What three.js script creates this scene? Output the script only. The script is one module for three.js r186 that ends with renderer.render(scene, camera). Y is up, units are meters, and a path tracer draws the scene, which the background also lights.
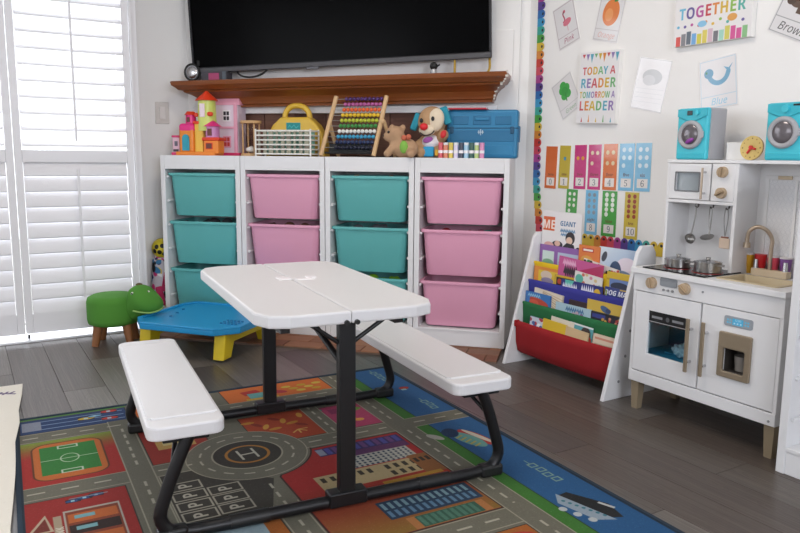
import * as THREE from 'three';
import { RoundedBoxGeometry } from 'three/addons/geometries/RoundedBoxGeometry.js';
import { mergeGeometries, mergeVertices, toCreasedNormals } from 'three/addons/utils/BufferGeometryUtils.js';
import { MarchingCubes } from 'three/addons/objects/MarchingCubes.js';
import { RectAreaLightUniformsLib } from 'three/addons/lights/RectAreaLightUniformsLib.js';

RectAreaLightUniformsLib.init();
const scene = new THREE.Scene();
const renderer = new THREE.WebGLRenderer({ antialias: true });
renderer.toneMapping = THREE.LinearToneMapping;
renderer.toneMappingExposure = 0.93;
renderer.shadowMap.enabled = true;

// ---------- camera (world axes follow the room: right wall at x = 2.5, patio wall at z = -4.2) ----------
const camera = new THREE.PerspectiveCamera(2 * Math.atan(266.5 / 722.457) * 180 / Math.PI, 800 / 533, 0.05, 60);
camera.rotation.order = 'YXZ';
camera.position.set(0, 0.9404, 0);
camera.rotation.set(-0.150084, -0.546702, 0.009943);

// ---------- daylight ----------
scene.background = new THREE.Color(0.92, 0.96, 1.0);
scene.backgroundIntensity = 1.6;
function areaLight(color, intensity, w, h, p, look) {
  const l = new THREE.RectAreaLight(color, intensity, w, h);
  l.position.set(...p); l.lookAt(...look); scene.add(l); return l;
}
areaLight(0xf3f7ff, 5, 2.6, 2.2, [-0.35, 1.25, -4.75], [-0.35, 1.15, 0]);     // daylight outside the patio door
areaLight(0xf0f4ff, 14, 1.9, 1.2, [0.2, 1.55, 2.62], [0.2, 1.45, 0]);           // daylight outside the rear window

areaLight(0xf6f8ff, 3, 2.1, 1.25, [-2.66, 1.6, -1.3], [0, 1.5, -1.3]);         // daylight outside the side window

// ---------- helpers ----------
let seed = 12345;
const rnd = () => { seed = (seed * 1664525 + 1013904223) >>> 0; return seed / 4294967296; };
const used = new Map();
function numbered(n) { const k = used.get(n) || 0; used.set(n, k + 1); return k ? n + '_' + String(k).padStart(3, '0') : n; }
const V = (x, y, z) => new THREE.Vector3(x, y, z);
function std(color, rough = 0.6, o = {}) { return new THREE.MeshPhysicalMaterial({ color, roughness: rough, ...o }); }
function mesh(name, geo, m, parent, p, r) {
  const o = new THREE.Mesh(geo, m); o.name = name; o.castShadow = o.receiveShadow = true;
  if (p) o.position.set(...p); if (r) o.rotation.set(...r);
  parent.add(o); return o;
}
function thing(name, label, category, p = [0, 0, 0], turn = 0, group) {
  const o = new THREE.Group(); o.name = numbered(name); o.position.set(...p); o.rotation.y = turn;
  o.userData = { label, category }; if (group) o.userData.group = group; scene.add(o); return o;
}
function solo(name, label, category, geo, m, p, turn = 0, group) {
  const o = mesh(numbered(name), geo, m, scene, p, [0, turn, 0]); o.userData = { label, category }; if (group) o.userData.group = group; return o;
}
function struct(name, label, category = 'structure') { const o = new THREE.Group(); o.name = numbered(name); o.userData = { label, category, kind: 'structure' }; scene.add(o); return o; }
const geoCache = new Map();
const memo = (k, f) => { if (!geoCache.has(k)) geoCache.set(k, f()); return geoCache.get(k); };
const box = (w, h, d) => memo('b' + [w, h, d], () => new THREE.BoxGeometry(w, h, d));
const rbox = (w, h, d, r = 0.003, s = 2) => memo('r' + [w, h, d, r, s], () => new RoundedBoxGeometry(w, h, d, s, Math.min(r, w / 2.01, h / 2.01, d / 2.01)));
const cyl = (a, b, h, n = 20) => memo('c' + [a, b, h, n], () => new THREE.CylinderGeometry(a, b, h, n));
const sph = (r, n = 16) => memo('s' + [r, n], () => new THREE.SphereGeometry(r, n, Math.round(n * 0.7)));
const tor = (r, t, n = 24) => memo('t' + [r, t, n], () => new THREE.TorusGeometry(r, t, 10, n));
const lathe = (pts, n = 28) => new THREE.LatheGeometry(pts.map(([x, y]) => new THREE.Vector2(x, y)), n);
function tube(pts, r, seg = 24, n = 10, closed = false) { return new THREE.TubeGeometry(new THREE.CatmullRomCurve3(pts.map(p => V(...p)), closed, 'centripetal'), seg, r, n, closed); }
function rod(a, b, r, n = 12, r2 = r) {
  const A = V(...a), B = V(...b), d = B.clone().sub(A), g = new THREE.CylinderGeometry(r2, r, d.length(), n);
  g.applyQuaternion(new THREE.Quaternion().setFromUnitVectors(V(0, 1, 0), d.clone().normalize())); g.translate(...A.add(B).multiplyScalar(0.5).toArray()); return g;
}
const at = (g, x, y, z, rx = 0, ry = 0, rz = 0, s = [1, 1, 1]) => { const c = g.clone(); c.scale(...s); c.applyMatrix4(new THREE.Matrix4().makeRotationFromEuler(new THREE.Euler(rx, ry, rz))); c.translate(x, y, z); return c; };
function join(list) { return mergeGeometries(list.map(g => { const c = g.index ? g.toNonIndexed() : g.clone(); for (const k of Object.keys(c.attributes)) if (!['position', 'normal', 'uv'].includes(k)) c.deleteAttribute(k); if (!c.attributes.uv) c.setAttribute('uv', new THREE.BufferAttribute(new Float32Array(c.attributes.position.count * 2), 2)); return c; })); }
function shape(pts, holes = []) {
  const s = new THREE.Shape(pts.map(p => new THREE.Vector2(...p)));
  for (const h of holes) s.holes.push(new THREE.Path(h.map(p => new THREE.Vector2(...p)))); return s;
}
const rect = (x0, y0, x1, y1) => [[x0, y0], [x1, y0], [x1, y1], [x0, y1]];
function rrect(x0, y0, x1, y1, r, n = 5) {
  const o = []; for (const [cx, cy, a] of [[x1 - r, y0 + r, -Math.PI / 2], [x1 - r, y1 - r, 0], [x0 + r, y1 - r, Math.PI / 2], [x0 + r, y0 + r, Math.PI]]) for (let i = 0; i <= n; i++) { const t = a + i / n * Math.PI / 2; o.push([cx + r * Math.cos(t), cy + r * Math.sin(t)]); } return o;
}
function ext(pts, d, bevel = 0, holes = []) {
  return new THREE.ExtrudeGeometry(shape(pts, holes), { depth: Math.max(d - 2 * bevel, 1e-4), bevelEnabled: bevel > 0, bevelSize: bevel, bevelThickness: bevel, bevelOffset: -bevel, bevelSegments: 2, steps: 1, curveSegments: 8 }).translate(0, 0, bevel);
}
// rings: list of arrays of points (same count); skinned into one surface
function skin(rings, closed = true, capA = false, capB = false) {
  const n = rings[0].length, pos = [], uv = [], idx = [];
  rings.forEach((r, i) => r.forEach((p, j) => { pos.push(...p); uv.push(j / n, i / rings.length); }));
  for (let i = 0; i + 1 < rings.length; i++) for (let j = 0; j < (closed ? n : n - 1); j++) { const a = i * n + j, b = i * n + (j + 1) % n; idx.push(a, b, a + n, b, b + n, a + n); }
  for (const [on, k] of [[capA, 0], [capB, rings.length - 1]]) if (on) {
    const c = rings[k].reduce((s, p) => [s[0] + p[0] / n, s[1] + p[1] / n, s[2] + p[2] / n], [0, 0, 0]), ci = pos.length / 3; pos.push(...c); uv.push(.5, .5);
    for (let j = 0; j < n; j++) { const a = k * n + j, b = k * n + (j + 1) % n; k ? idx.push(a, b, ci) : idx.push(b, a, ci); }
  }
  const g = new THREE.BufferGeometry(); g.setAttribute('position', new THREE.Float32BufferAttribute(pos, 3)); g.setAttribute('uv', new THREE.Float32BufferAttribute(uv, 2)); g.setIndex(idx); g.computeVertexNormals(); return g;
}
const crease = (g, a = 0.6) => { const c = g.clone(); c.deleteAttribute('uv'); c.deleteAttribute('normal'); return toCreasedNormals(mergeVertices(c, 1e-5), a); };
// distance field -> mesh
function blob(f, c, half, res = 40) {
  const mc = new MarchingCubes(res, new THREE.MeshStandardMaterial(), false, false, 60000); mc.isolation = 0;
  const s = mc.size, hs = s / 2;
  for (let k = 0; k < s; k++) for (let j = 0; j < s; j++) for (let i = 0; i < s; i++) mc.field[i + j * s + k * s * s] = -f(c[0] + (i - hs) / hs * half, c[1] + (j - hs) / hs * half, c[2] + (k - hs) / hs * half);
  mc.update(); const n = mc.count, g = new THREE.BufferGeometry();
  g.setAttribute('position', new THREE.BufferAttribute(mc.positionArray.slice(0, n * 3), 3)); g.scale(half, half, half).translate(...c);
  const m = mergeVertices(g, half * 1e-4); m.computeVertexNormals(); return m;
}
const smin = (a, b, k) => { const h = Math.max(k - Math.abs(a - b), 0) / k; return Math.min(a, b) - h * h * k / 4; };
const ell = (x, y, z, c, r) => { const a = (x - c[0]) / r[0], b = (y - c[1]) / r[1], d = (z - c[2]) / r[2], q = Math.hypot(a, b, d); return (q - 1) * Math.min(...r); };
const cap = (x, y, z, a, b, r0, r1) => { const ba = [b[0] - a[0], b[1] - a[1], b[2] - a[2]], pa = [x - a[0], y - a[1], z - a[2]], h = Math.min(1, Math.max(0, (pa[0] * ba[0] + pa[1] * ba[1] + pa[2] * ba[2]) / (ba[0] ** 2 + ba[1] ** 2 + ba[2] ** 2))); return Math.hypot(pa[0] - ba[0] * h, pa[1] - ba[1] * h, pa[2] - ba[2] * h) - (r0 + (r1 - r0) * h); };
// canvases
function canvas(w, h, draw) {
  const c = document.createElement('canvas'); c.width = Math.round(w); c.height = Math.round(h); const g = c.getContext('2d'); draw(g, c.width, c.height);
  const t = new THREE.CanvasTexture(c); t.colorSpace = THREE.SRGBColorSpace; t.anisotropy = 8; return t;
}
const R2 = (g, c, x, y, w, h) => { g.fillStyle = c; g.fillRect(x, y, w, h); };
const O2 = (g, c, x, y, rx, ry = rx, a = 0) => { g.fillStyle = c; g.beginPath(); g.ellipse(x, y, rx, ry, a, 0, 7); g.fill(); };
const P2 = (g, c, pts) => { g.fillStyle = c; g.beginPath(); pts.forEach((p, i) => i ? g.lineTo(...p) : g.moveTo(...p)); g.closePath(); g.fill(); };
const L2 = (g, c, w, pts, dash = []) => { g.strokeStyle = c; g.lineWidth = w; g.setLineDash(dash); g.beginPath(); pts.forEach((p, i) => i ? g.lineTo(...p) : g.moveTo(...p)); g.stroke(); g.setLineDash([]); };
const T2 = (g, c, s, txt, x, y, font = 'sans-serif', style = 'bold') => { g.fillStyle = c; g.font = style + ' ' + s + 'px ' + font; g.textAlign = 'center'; g.textBaseline = 'middle'; g.fillText(txt, x, y); };
function noiseTex(w, h, draw, rx = 1, ry = 1) { const t = canvas(w, h, draw); t.wrapS = t.wrapT = THREE.RepeatWrapping; t.repeat.set(rx, ry); return t; }

// the fireplace corner: x runs along its face (0 at the end by the right wall, negative towards the patio door), off is the depth behind the storage fronts
const Q = Math.SQRT1_2, DIAG = -Math.PI / 4, WALLR = -Math.PI / 2;
const SF = (x, y, off = 0) => [2.224 + Q * (x + off), y, -2.68 + Q * (x - off)];

// ---------- shared materials ----------
const M = {
  wall: std('#f3f2f0', 0.85), trim: std('#f1f0f0', 0.5), shutter: std('#e6e5e7', 0.45), white: std('#f0efee', 0.45), lam: std('#e4e4e5', 0.38), plasticWhite: std('#dbdadb', 0.42),
  black: std('#141414', 0.5), blackMetal: std('#1b1b1d', 0.42, { metalness: 0.3 }), chrome: std('#c9c9cb', 0.22, { metalness: 1 }), steel: std('#a8a6a3', 0.28, { metalness: 1 }), gold: std('#b8a794', 0.34, { metalness: 0.65 }), gilt: std('#9c8d77', 0.4, { metalness: 0.5 }),
  wood: std('#caa170', 0.55), woodPale: std('#d3b083', 0.55), woodLeg: std('#8f8068', 0.55), knob: std('#b8a184', 0.5), knobGrip: std('#a08a6d', 0.5), teal: std('#5fb1af', 0.42), pink: std('#e4a3bd', 0.42), glass: std('#ffffff', 0.03, { transmission: 1, thickness: 0, ior: 1.45 }),
  red: std('#d8322c', 0.45), paper: std('#f3f1ec', 0.8), cyan: std('#3fc3d4', 0.4), grey: std('#8f9092', 0.5), greyPlastic: std('#a9a9ad', 0.45), beige: std('#cdbb9f', 0.5),
};
const woodGrain = (base, dark, light, w = 512, h = 128) => noiseTex(w, h, (g, W, H) => {
  R2(g, base, 0, 0, W, H);
  for (let i = 0; i < 260; i++) { g.globalAlpha = 0.06 + rnd() * 0.2; const y = rnd() * H, a = (rnd() - .5) * 8, l = W * (0.2 + rnd()), x = rnd() * W - l / 2; L2(g, rnd() < .55 ? dark : light, 0.6 + rnd() * 2.4, [0, .25, .5, .75, 1].map(t => [x + l * t, y + a * Math.sin(t * 5 + i)])); }
  g.globalAlpha = 1;
});

// =================== THE ROOM ===================
{
  const f = struct('floor', 'grey brown wood plank floor', 'floor');
  mesh('subfloor', box(5.3, 0.06, 7.2), std('#3a3633', 0.9), f, [0.1, -0.038, -0.9]);
  const mats = [['#5f5750', '#2f2925', '#8f877e'], ['#4f4843', '#2b2522', '#7d756d'], ['#6d665f', '#3f3832', '#99918a'], ['#574d46', '#302823', '#847a70'], ['#625d59', '#37312e', '#938d87']].map(c => {
    const t = noiseTex(1024, 144, (g, W, H) => { R2(g, c[0], 0, 0, W, H); for (let i = 0; i < 900; i++) { g.globalAlpha = 0.05 + rnd() * 0.17; const y = rnd() * H, a = (rnd() - .5) * 10, l = W * (0.05 + rnd() * rnd() * .9), x = rnd() * W - l / 2; L2(g, rnd() < .55 ? c[1] : c[2], 0.5 + rnd() * 1.8, [0, .25, .5, .75, 1].map(q => [x + l * q, y + a * Math.sin(q * 5 + i)])); } for (let i = 0; i < 3; i++) { const x = rnd() * W, y = H * (.3 + .4 * rnd()); for (let q = 1; q < 6; q++) { g.globalAlpha = .28; g.strokeStyle = q % 2 ? c[1] : c[2]; g.lineWidth = 1.6; g.beginPath(); g.ellipse(x, y, q * 16, q * 4.5, .05, 0, 7); g.stroke(); } } g.globalAlpha = 1; }); return std('#f4f4f4', 0.37, { map: t, bumpMap: t, bumpScale: 0.001 });
  });
  const PW = 0.16, PLn = 1.22;
  const cut = []; // plank lengths shared through the cache
  for (let i = 0; i < 31; i++) {
    const x = -2.42 + PW * (i + .5); let z = -4.3 - (i * 0.43 % PLn);
    while (z < 2.42) {
      const a = Math.max(z, -4.3), b = Math.min(z + PLn, 2.45), l = +(b - a).toFixed(3); z += PLn;
      if (l < 0.05) continue;
      const g = memo('plank' + l, () => { const p = new THREE.BoxGeometry(l - 0.002, 0.012, PW - 0.002); return p; });
      mesh('plank', g, mats[Math.floor(rnd() * mats.length)], f, [x, -0.006, (a + b) / 2], [0, Math.PI / 2, 0]);
    }
  }
}
function wallBox(g, name, x0, x1, y0, y1, z0, z1, m = M.wall) { return mesh(name, box(+(x1 - x0).toFixed(4), +(y1 - y0).toFixed(4), +(z1 - z0).toFixed(4)), m, g, [(x0 + x1) / 2, (y0 + y1) / 2, (z0 + z1) / 2]); }
{
  const b = struct('wall_back', 'white wall with the patio door opening', 'wall');
  wallBox(b, 'wall_panel', -2.6, -1.66, 0, 2.45, -4.35, -4.2); wallBox(b, 'wall_panel', 0.82, 2.65, 0, 2.45, -4.35, -4.2); wallBox(b, 'wall_panel', -1.66, 0.84, 2.12, 2.45, -4.35, -4.2);
  const r = struct('wall_right', 'white wall hung with cards and posters', 'wall'); wallBox(r, 'wall_panel', 2.5, 2.65, 0, 2.45, -4.2, 2.6);
  const l = struct('wall_left', 'white wall outside the picture', 'wall'); wallBox(l, 'wall_panel', -2.6, -2.45, 0, 2.45, -4.2, -2.4); wallBox(l, 'wall_panel', -2.6, -2.45, 0, 2.45, -0.2, 2.6); wallBox(l, 'wall_panel', -2.6, -2.45, 0, 0.95, -2.4, -0.2); wallBox(l, 'wall_panel', -2.6, -2.45, 2.25, 2.45, -2.4, -0.2);
  const w3 = struct('window_3', 'side window outside the picture', 'window'); mesh('window_frame', join([at(box(0.06, 0.05, 2.2), -2.52, 0.975, -1.3), at(box(0.06, 0.05, 2.2), -2.52, 2.225, -1.3), at(box(0.06, 1.3, 0.05), -2.52, 1.6, -2.375), at(box(0.06, 1.3, 0.05), -2.52, 1.6, -0.225), at(box(0.05, 1.2, 0.04), -2.52, 1.6, -1.3)]), M.trim, w3); mesh('pane', box(0.006, 1.2, 2.1), M.glass, w3, [-2.53, 1.6, -1.3]);
  const e = struct('wall_rear', 'white wall with a window behind the camera', 'wall');
  wallBox(e, 'wall_panel', -2.45, -0.85, 0, 2.45, 2.45, 2.6); wallBox(e, 'wall_panel', 1.25, 2.5, 0, 2.45, 2.45, 2.6); wallBox(e, 'wall_panel', -0.85, 1.25, 0, 0.9, 2.45, 2.6); wallBox(e, 'wall_panel', -0.85, 1.25, 2.2, 2.45, 2.45, 2.6);
  const c = struct('ceiling', 'white ceiling', 'ceiling'); wallBox(c, 'ceiling_panel', -2.6, 2.65, 2.45, 2.6, -4.35, 2.6);
  const bb = struct('baseboard_right', 'white baseboard along the right wall', 'baseboard'); wallBox(bb, 'board', 2.485, 2.5, 0, 0.09, -2.78, 2.45, M.trim);
  const w2 = struct('window_2', 'rear window outside the picture', 'window');
  mesh('window_frame', join([at(box(2.1, 0.05, 0.06), 0.2, 0.925, 2.52), at(box(2.1, 0.05, 0.06), 0.2, 2.175, 2.52), at(box(0.05, 1.3, 0.06), -0.825, 1.55, 2.52), at(box(0.05, 1.3, 0.06), 1.225, 1.55, 2.52), at(box(0.04, 1.2, 0.05), 0.2, 1.55, 2.52)]), M.trim, w2);
  mesh('pane', box(2.0, 1.2, 0.006), M.glass, w2, [0.2, 1.55, 2.53]);
}
// fireplace wall across the corner
{
  const g = struct('wall_fireplace', 'diagonal fireplace wall between the patio door and the card wall', 'wall'); g.position.set(...SF(0, 0, 0)); g.rotation.y = DIAG;
  mesh('wall_panel', box(2.5, 2.45, 0.1), M.wall, g, [-0.92, 1.225, -0.385]);
  mesh('chimney_face', join([at(box(1.845, 1.26, 0.03), -0.9125, 1.82, -0.32), at(box(0.13, 1.19, 0.03), -0.055, 0.595, -0.32), at(box(0.1, 1.19, 0.03), -1.785, 0.595, -0.32)]), M.wall, g);
  const tm = [['#6b4638', '#4a2c22', '#835a49'], ['#5f3d31', '#40261d', '#7a5242'], ['#74503f', '#52342a', '#8a6350']].map(c => { const t = woodGrain(c[0], c[1], c[2], 256, 128); return std('#ffffff', 0.6, { map: t, bumpMap: t, bumpScale: 0.001 }); });
  mesh('mortar', box(1.62, 1.18, 0.01), std('#3b2620', 0.9), g, [-0.93, 0.6, -0.329]);
  for (let j = 0; j < 5; j++) for (let i = 0; i < 9; i++) { const w = 0.176, h = 0.232; mesh('tile', rbox(w, h, 0.014, 0.003, 1), tm[(i * 2 + j) % 3], g, [-1.645 + i * 0.179, 0.118 + j * 0.236, -0.318]); }
}
{
  // brick hearth set in the floor in front of the fireplace
  const h = struct('hearth', 'reddish brown brick hearth under the storage units', 'hearth'); h.position.set(...SF(0, 0, 0)); h.rotation.y = DIAG;
  mesh('mortar_bed', box(1.86, 0.008, 0.5), std('#6c5a4e', 0.95), h, [-0.935, 0.004, -0.03]);
  const bm = [['#8b5b41', '#6b4330', '#a06e52'], ['#7c4f39', '#5e3a2a', '#936349'], ['#976649', '#75503a', '#ad7b5d'], ['#85604b', '#664838', '#9a7460']].map(c => std('#ffffff', 0.7, { map: woodGrain(c[0], c[1], c[2], 128, 128) }));
  for (let j = 0; j < 5; j++) for (let i = 0; i < 10; i++) { const w = 0.196, x = -1.86 + (j % 2 ? 0.1 : 0) + i * 0.2; const x0 = Math.max(x, -1.86), x1 = Math.min(x + w, -0.005); if (x1 - x0 < 0.03) continue; mesh('brick', rbox(+(x1 - x0).toFixed(3), 0.013, 0.094, 0.003, 1), bm[Math.floor(rnd() * 4)], h, [(x0 + x1) / 2, 0.0075, 0.17 - j * 0.098]); }
}
{
  // sliding glass door behind the shutters, with patio outside
  const d = struct('door_1', 'sliding glass patio door behind the shutters', 'door');
  const fr = []; for (const [x0, x1] of [[-1.66, -0.4], [-0.44, 0.84]]) { fr.push(at(box(x1 - x0, 0.06, 0.05), (x0 + x1) / 2, 2.08, -4.3), at(box(x1 - x0, 0.012, 0.05), (x0 + x1) / 2, 0.012, -4.3), at(box(0.06, 2.1, 0.05), x0 + .03, 1.06, -4.3), at(box(0.06, 2.1, 0.05), x1 - .03, 1.06, -4.3)); }
  mesh('door_frame', join(fr), M.trim, d);
  for (const x of [-1.03, 0.2]) mesh('pane', box(1.16, 2.03, 0.006), M.glass, d, [x, 1.04, -4.3]);
  mesh('sill', rbox(2.3, 0.012, 0.36, 0.003), std('#e9eaee', 0.22), d, [-0.33, 0.003, -4.165]);
  const p = struct('patio', 'pale concrete patio outside the door', 'patio'); mesh('slab', box(8, 0.08, 5), std('#c9c6c0', 0.9), p, [-0.4, -0.08, -6.9]);
}
// flush ceiling lamp, above the picture
{
  const LX = 1.1, LZ = -1.95, l = thing('ceiling_lamp', 'flush white ceiling lamp above the picture edge', 'lamp', [LX, 2.45, LZ]);
  mesh('base', rbox(0.7, 0.03, 0.7, 0.01), M.trim, l, [0, -0.015, 0]);
  mesh('diffuser', rbox(0.62, 0.03, 0.62, 0.012), std('#fffaf2', 0.6, { emissive: '#fff3e2', emissiveIntensity: 1.5 }), l, [0, -0.044, 0]);
  areaLight(0xfff1e2, 12.5, 0.6, 0.6, [LX, 2.386, LZ], [LX, 0, LZ]);
}
// shutter frame around the door, proud of the wall
{
  const t = struct('trim_1', 'white shutter frame around the patio door', 'trim');
  mesh('jamb', rbox(0.038, 2.16, 0.17, 0.004), M.shutter, t, [0.8235, 1.08, -4.115]); mesh('jamb', rbox(0.055, 2.16, 0.17, 0.004), M.shutter, t, [-1.485, 1.08, -4.115]); mesh('head', rbox(2.36, 0.06, 0.17, 0.004), M.shutter, t, [-0.33, 2.13, -4.115]);
  mesh('jamb_lip', rbox(0.014, 2.16, 0.012, 0.003), M.shutter, t, [0.81, 1.08, -4.026]);
}
{
  const PWd = 0.56, Z0 = -4.045;
  const louG = (w) => memo('lou' + w, () => { const g = new THREE.CylinderGeometry(0.5, 0.5, w, 14, 1); g.rotateZ(Math.PI / 2); g.scale(1, 0.0105, 0.088); return g; });
  const panels = [[0.2405, 'white plantation shutter panel nearest the storage units, behind the green stool', 1.08, 0.3], [-0.3235, 'white plantation shutter panel beside the cream play mat, cut by the picture edge', 1.08, 0.3], [-0.8875, 'white plantation shutter panel with level louvers, third from the storage units', 1.45, 1.4], [-1.4515, 'white plantation shutter panel with level louvers, farthest from the storage units', 1.45, 1.4]];
  for (const [x0, label, tu, tl] of panels) {
    const s = thing('plantation_shutter', label, 'shutter', [x0 + PWd / 2, 0, Z0], 0, 'shutter panels across the patio door');
    const y0 = 0.034, y1 = 2.09, st = 0.034, T = 0.028;
    for (const k of [-1, 1]) mesh('stile', rbox(st, y1 - y0, T, 0.003), M.shutter, s, [k * (PWd / 2 - st / 2), (y0 + y1) / 2, 0]);
    const iw = PWd - 2 * st;
    mesh('rail', rbox(iw, 0.1, T, 0.003), M.shutter, s, [0, y0 + 0.05, 0]); mesh('rail', rbox(iw, 0.062, T, 0.003), M.shutter, s, [0, 0.928, 0]); mesh('rail', rbox(iw, 0.09, T, 0.003), M.shutter, s, [0, y1 - 0.045, 0]);
    for (let i = 0; i < 13; i++) { const y = 0.9975 + i * 0.0775; if (y < 1.98) mesh('louver', louG(+(iw - 0.006).toFixed(3)), M.shutter, s, [0, y, 0], [Math.PI / 2 - tu, 0, 0]); }
    for (let i = 0; i < 10; i++) { const y = 0.172 + i * 0.0778; if (y < 0.89) mesh('louver', louG(+(iw - 0.006).toFixed(3)), M.shutter, s, [0, y, 0], [Math.PI / 2 - tl, 0, 0]); }
    const rz = 0.047;
    mesh('tilt_rod', rbox(0.011, 0.9, 0.01, 0.003), M.shutter, s, [0, 1.455, rz]); mesh('tilt_rod', rbox(0.011, 0.66, 0.01, 0.003), M.shutter, s, [0, 0.535, rz]);
    mesh('hinge_pin', cyl(0.006, 0.006, 0.02, 10), M.black, s, [-PWd / 2 + .012, 0.018, 0.004]);
  }
}
{
  const s = thing('light_switch', 'white rocker light switch on the wall beside the shutters', 'switch', [0.994, 1.171, -4.2]);
  mesh('plate', rbox(0.075, 0.118, 0.008, 0.003), std('#d6d1cc', 0.5), s, [0, 0, 0.004]); mesh('rocker', rbox(0.034, 0.068, 0.01, 0.003), std('#e2dedb', 0.45), s, [0, 0, 0.009], [0.05, 0, 0]);
}
// mantel shelf: flared moulding with mitred ends
{
  const m = struct('mantel', 'orange brown wooden mantel shelf under the television', 'mantel'); m.position.set(...SF(0, 0, 0)); m.rotation.set(0, DIAG, 0.012);
  const yb = 1.218, prof = [[0, 0.085], [0.012, 0.088], [0.016, 0.1], [0.03, 0.104], [0.05, 0.116], [0.066, 0.14], [0.078, 0.168], [0.086, 0.172], [0.09, 0.19], [0.1, 0.2], [0.112, 0.216], [0.13, 0.22], [0.134, 0.216]];
  const ring = (p, y) => { const e = p - 0.085, a = -1.665 - e, b = -0.095 - e * -0.62; return [[a, y, -0.302], [a, y, -0.305 + p], [b, y, -0.305 + p], [b, y, -0.302]]; };
  const geo = crease(skin(prof.map(([y, p]) => ring(p, yb + y)), true, true, true), 0.35);
  // grain along the shelf, in metres
  { const P = geo.attributes.position, uv = new Float32Array(P.count * 2); for (let i = 0; i < P.count; i++) { uv[2 * i] = P.getX(i) / 0.9; uv[2 * i + 1] = (P.getY(i) * 1.2 + P.getZ(i)) / 0.22; } geo.setAttribute('uv', new THREE.BufferAttribute(uv, 2)); }
  const t = woodGrain('#82471f', '#552509', '#a5632f', 1024, 256);
  mesh('moulding', geo, std('#ffffff', 0.32, { map: t, bumpMap: t, bumpScale: 0.0006 }), m);
  mesh('end_chips', join(prof.slice(2).map(([y, p], i) => at(box(0.006 + 0.004 * (i % 3), 0.009, 0.007), -0.095 + (p - .085) * 0.62 + 0.001, yb + y, -0.306 + p))), std('#d9d2c9', 0.8), m);
  const w = struct('trim_2', 'white trim board below the mantel', 'trim'); w.position.set(...SF(0, 0, 0)); w.rotation.y = DIAG;
  mesh('trim_board', rbox(1.72, 0.036, 0.03, 0.003), M.trim, w, [-0.95, 1.206 - 0.018, -0.29]);
  const k = struct('trim_3', 'white backing board above the mantel', 'trim'); k.position.set(...SF(0, 0, 0)); k.rotation.y = DIAG;
  mesh('backing_board', rbox(1.8, 0.25, 0.02, 0.004), M.wall, k, [-0.92, 1.45, -0.296]);
}
// television
{
  const tv = thing('television', 'large black flat television on the fireplace wall above the mantel', 'television', SF(-0.928, 1.404, 0.2), DIAG);
  tv.rotation.set(0, DIAG, 0.0305); tv.rotation.order = 'YXZ'; tv.rotation.x = 0.03;
  mesh('back_shell', rbox(1.6, 0.9, 0.03, 0.01), M.black, tv, [0, 0.46, -0.035]); mesh('frame', ext(rrect(-0.812, 0, 0.812, 0.93, 0.006), 0.03, 0.003, [rect(-0.8, 0.03, 0.8, 0.92)]), std('#26262a', 0.4, { metalness: 0.4 }), tv, [0, 0, -0.02]);
  mesh('screen', box(1.602, 0.892, 0.006), std('#050506', 0.2, { specularIntensity: 0.08 }), tv, [0, 0.475, 0.0]);
  mesh('bottom_bezel', rbox(1.62, 0.024, 0.008, 0.003), std('#4a4a4e', 0.45), tv, [0, 0.013, 0.012]); mesh('sensor', rbox(0.07, 0.014, 0.012, 0.004), std('#55555b', 0.3), tv, [-0.12, -0.004, 0.008]);
  mesh('wall_bracket', box(0.5, 0.4, 0.06), M.blackMetal, tv, [0, 0.45, -0.075]);
}

// =================== STORAGE UNITS AND BINS ===================
const UW = 0.459, UH = 0.925, UD = 0.285, U0 = 0.0145;
function storageUnit(label, p, turn, group) {
  const u = thing('storage_unit', label, 'shelf unit', p, turn, group), t = 0.026;
  for (const k of [-1, 1]) {
    const s = mesh('side_panel', rbox(t, UH, UD, 0.002), M.lam, u, [k * (UW / 2 - t / 2), UH / 2, -UD / 2]);
    for (let i = 0; i < 6; i++) mesh('runner', rbox(0.012, 0.012, UD - 0.03, 0.003), M.lam, s, [-k * (t / 2 + 0.005), 0.812 - i * 0.1285 - UH / 2, 0]);
  }
  mesh('top_panel', rbox(UW - 2 * t, 0.072, UD, 0.002), M.lam, u, [0, UH - 0.036, -UD / 2]);
  mesh('bottom_panel', rbox(UW - 2 * t, 0.012, UD, 0.002), M.lam, u, [0, 0.078, -UD / 2]);
  mesh('plinth', rbox(UW - 2 * t, 0.072, 0.016, 0.002), M.lam, u, [0, 0.036, -0.012]);
  mesh('back_panel', box(UW - 2 * t, UH - 0.08, 0.006), M.lam, u, [0, UH / 2, -UD + 0.004]);
  return u;
}
const UX = i => -0.222 - 0.4628 * (3 - i);
const unitSpots = [[0, 'white bin storage frame at the patio door end, under the toy castle'], [1, 'white bin storage frame of pink bins under the yellow carry case'], [2, 'white bin storage frame of teal bins under the bead abacus'], [3, 'white bin storage frame of pink bins under the blue tool case']];
for (const [i, label] of unitSpots) storageUnit(label, SF(UX(i), U0, 0), DIAG, 'bin storage frames along the fireplace');
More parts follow.
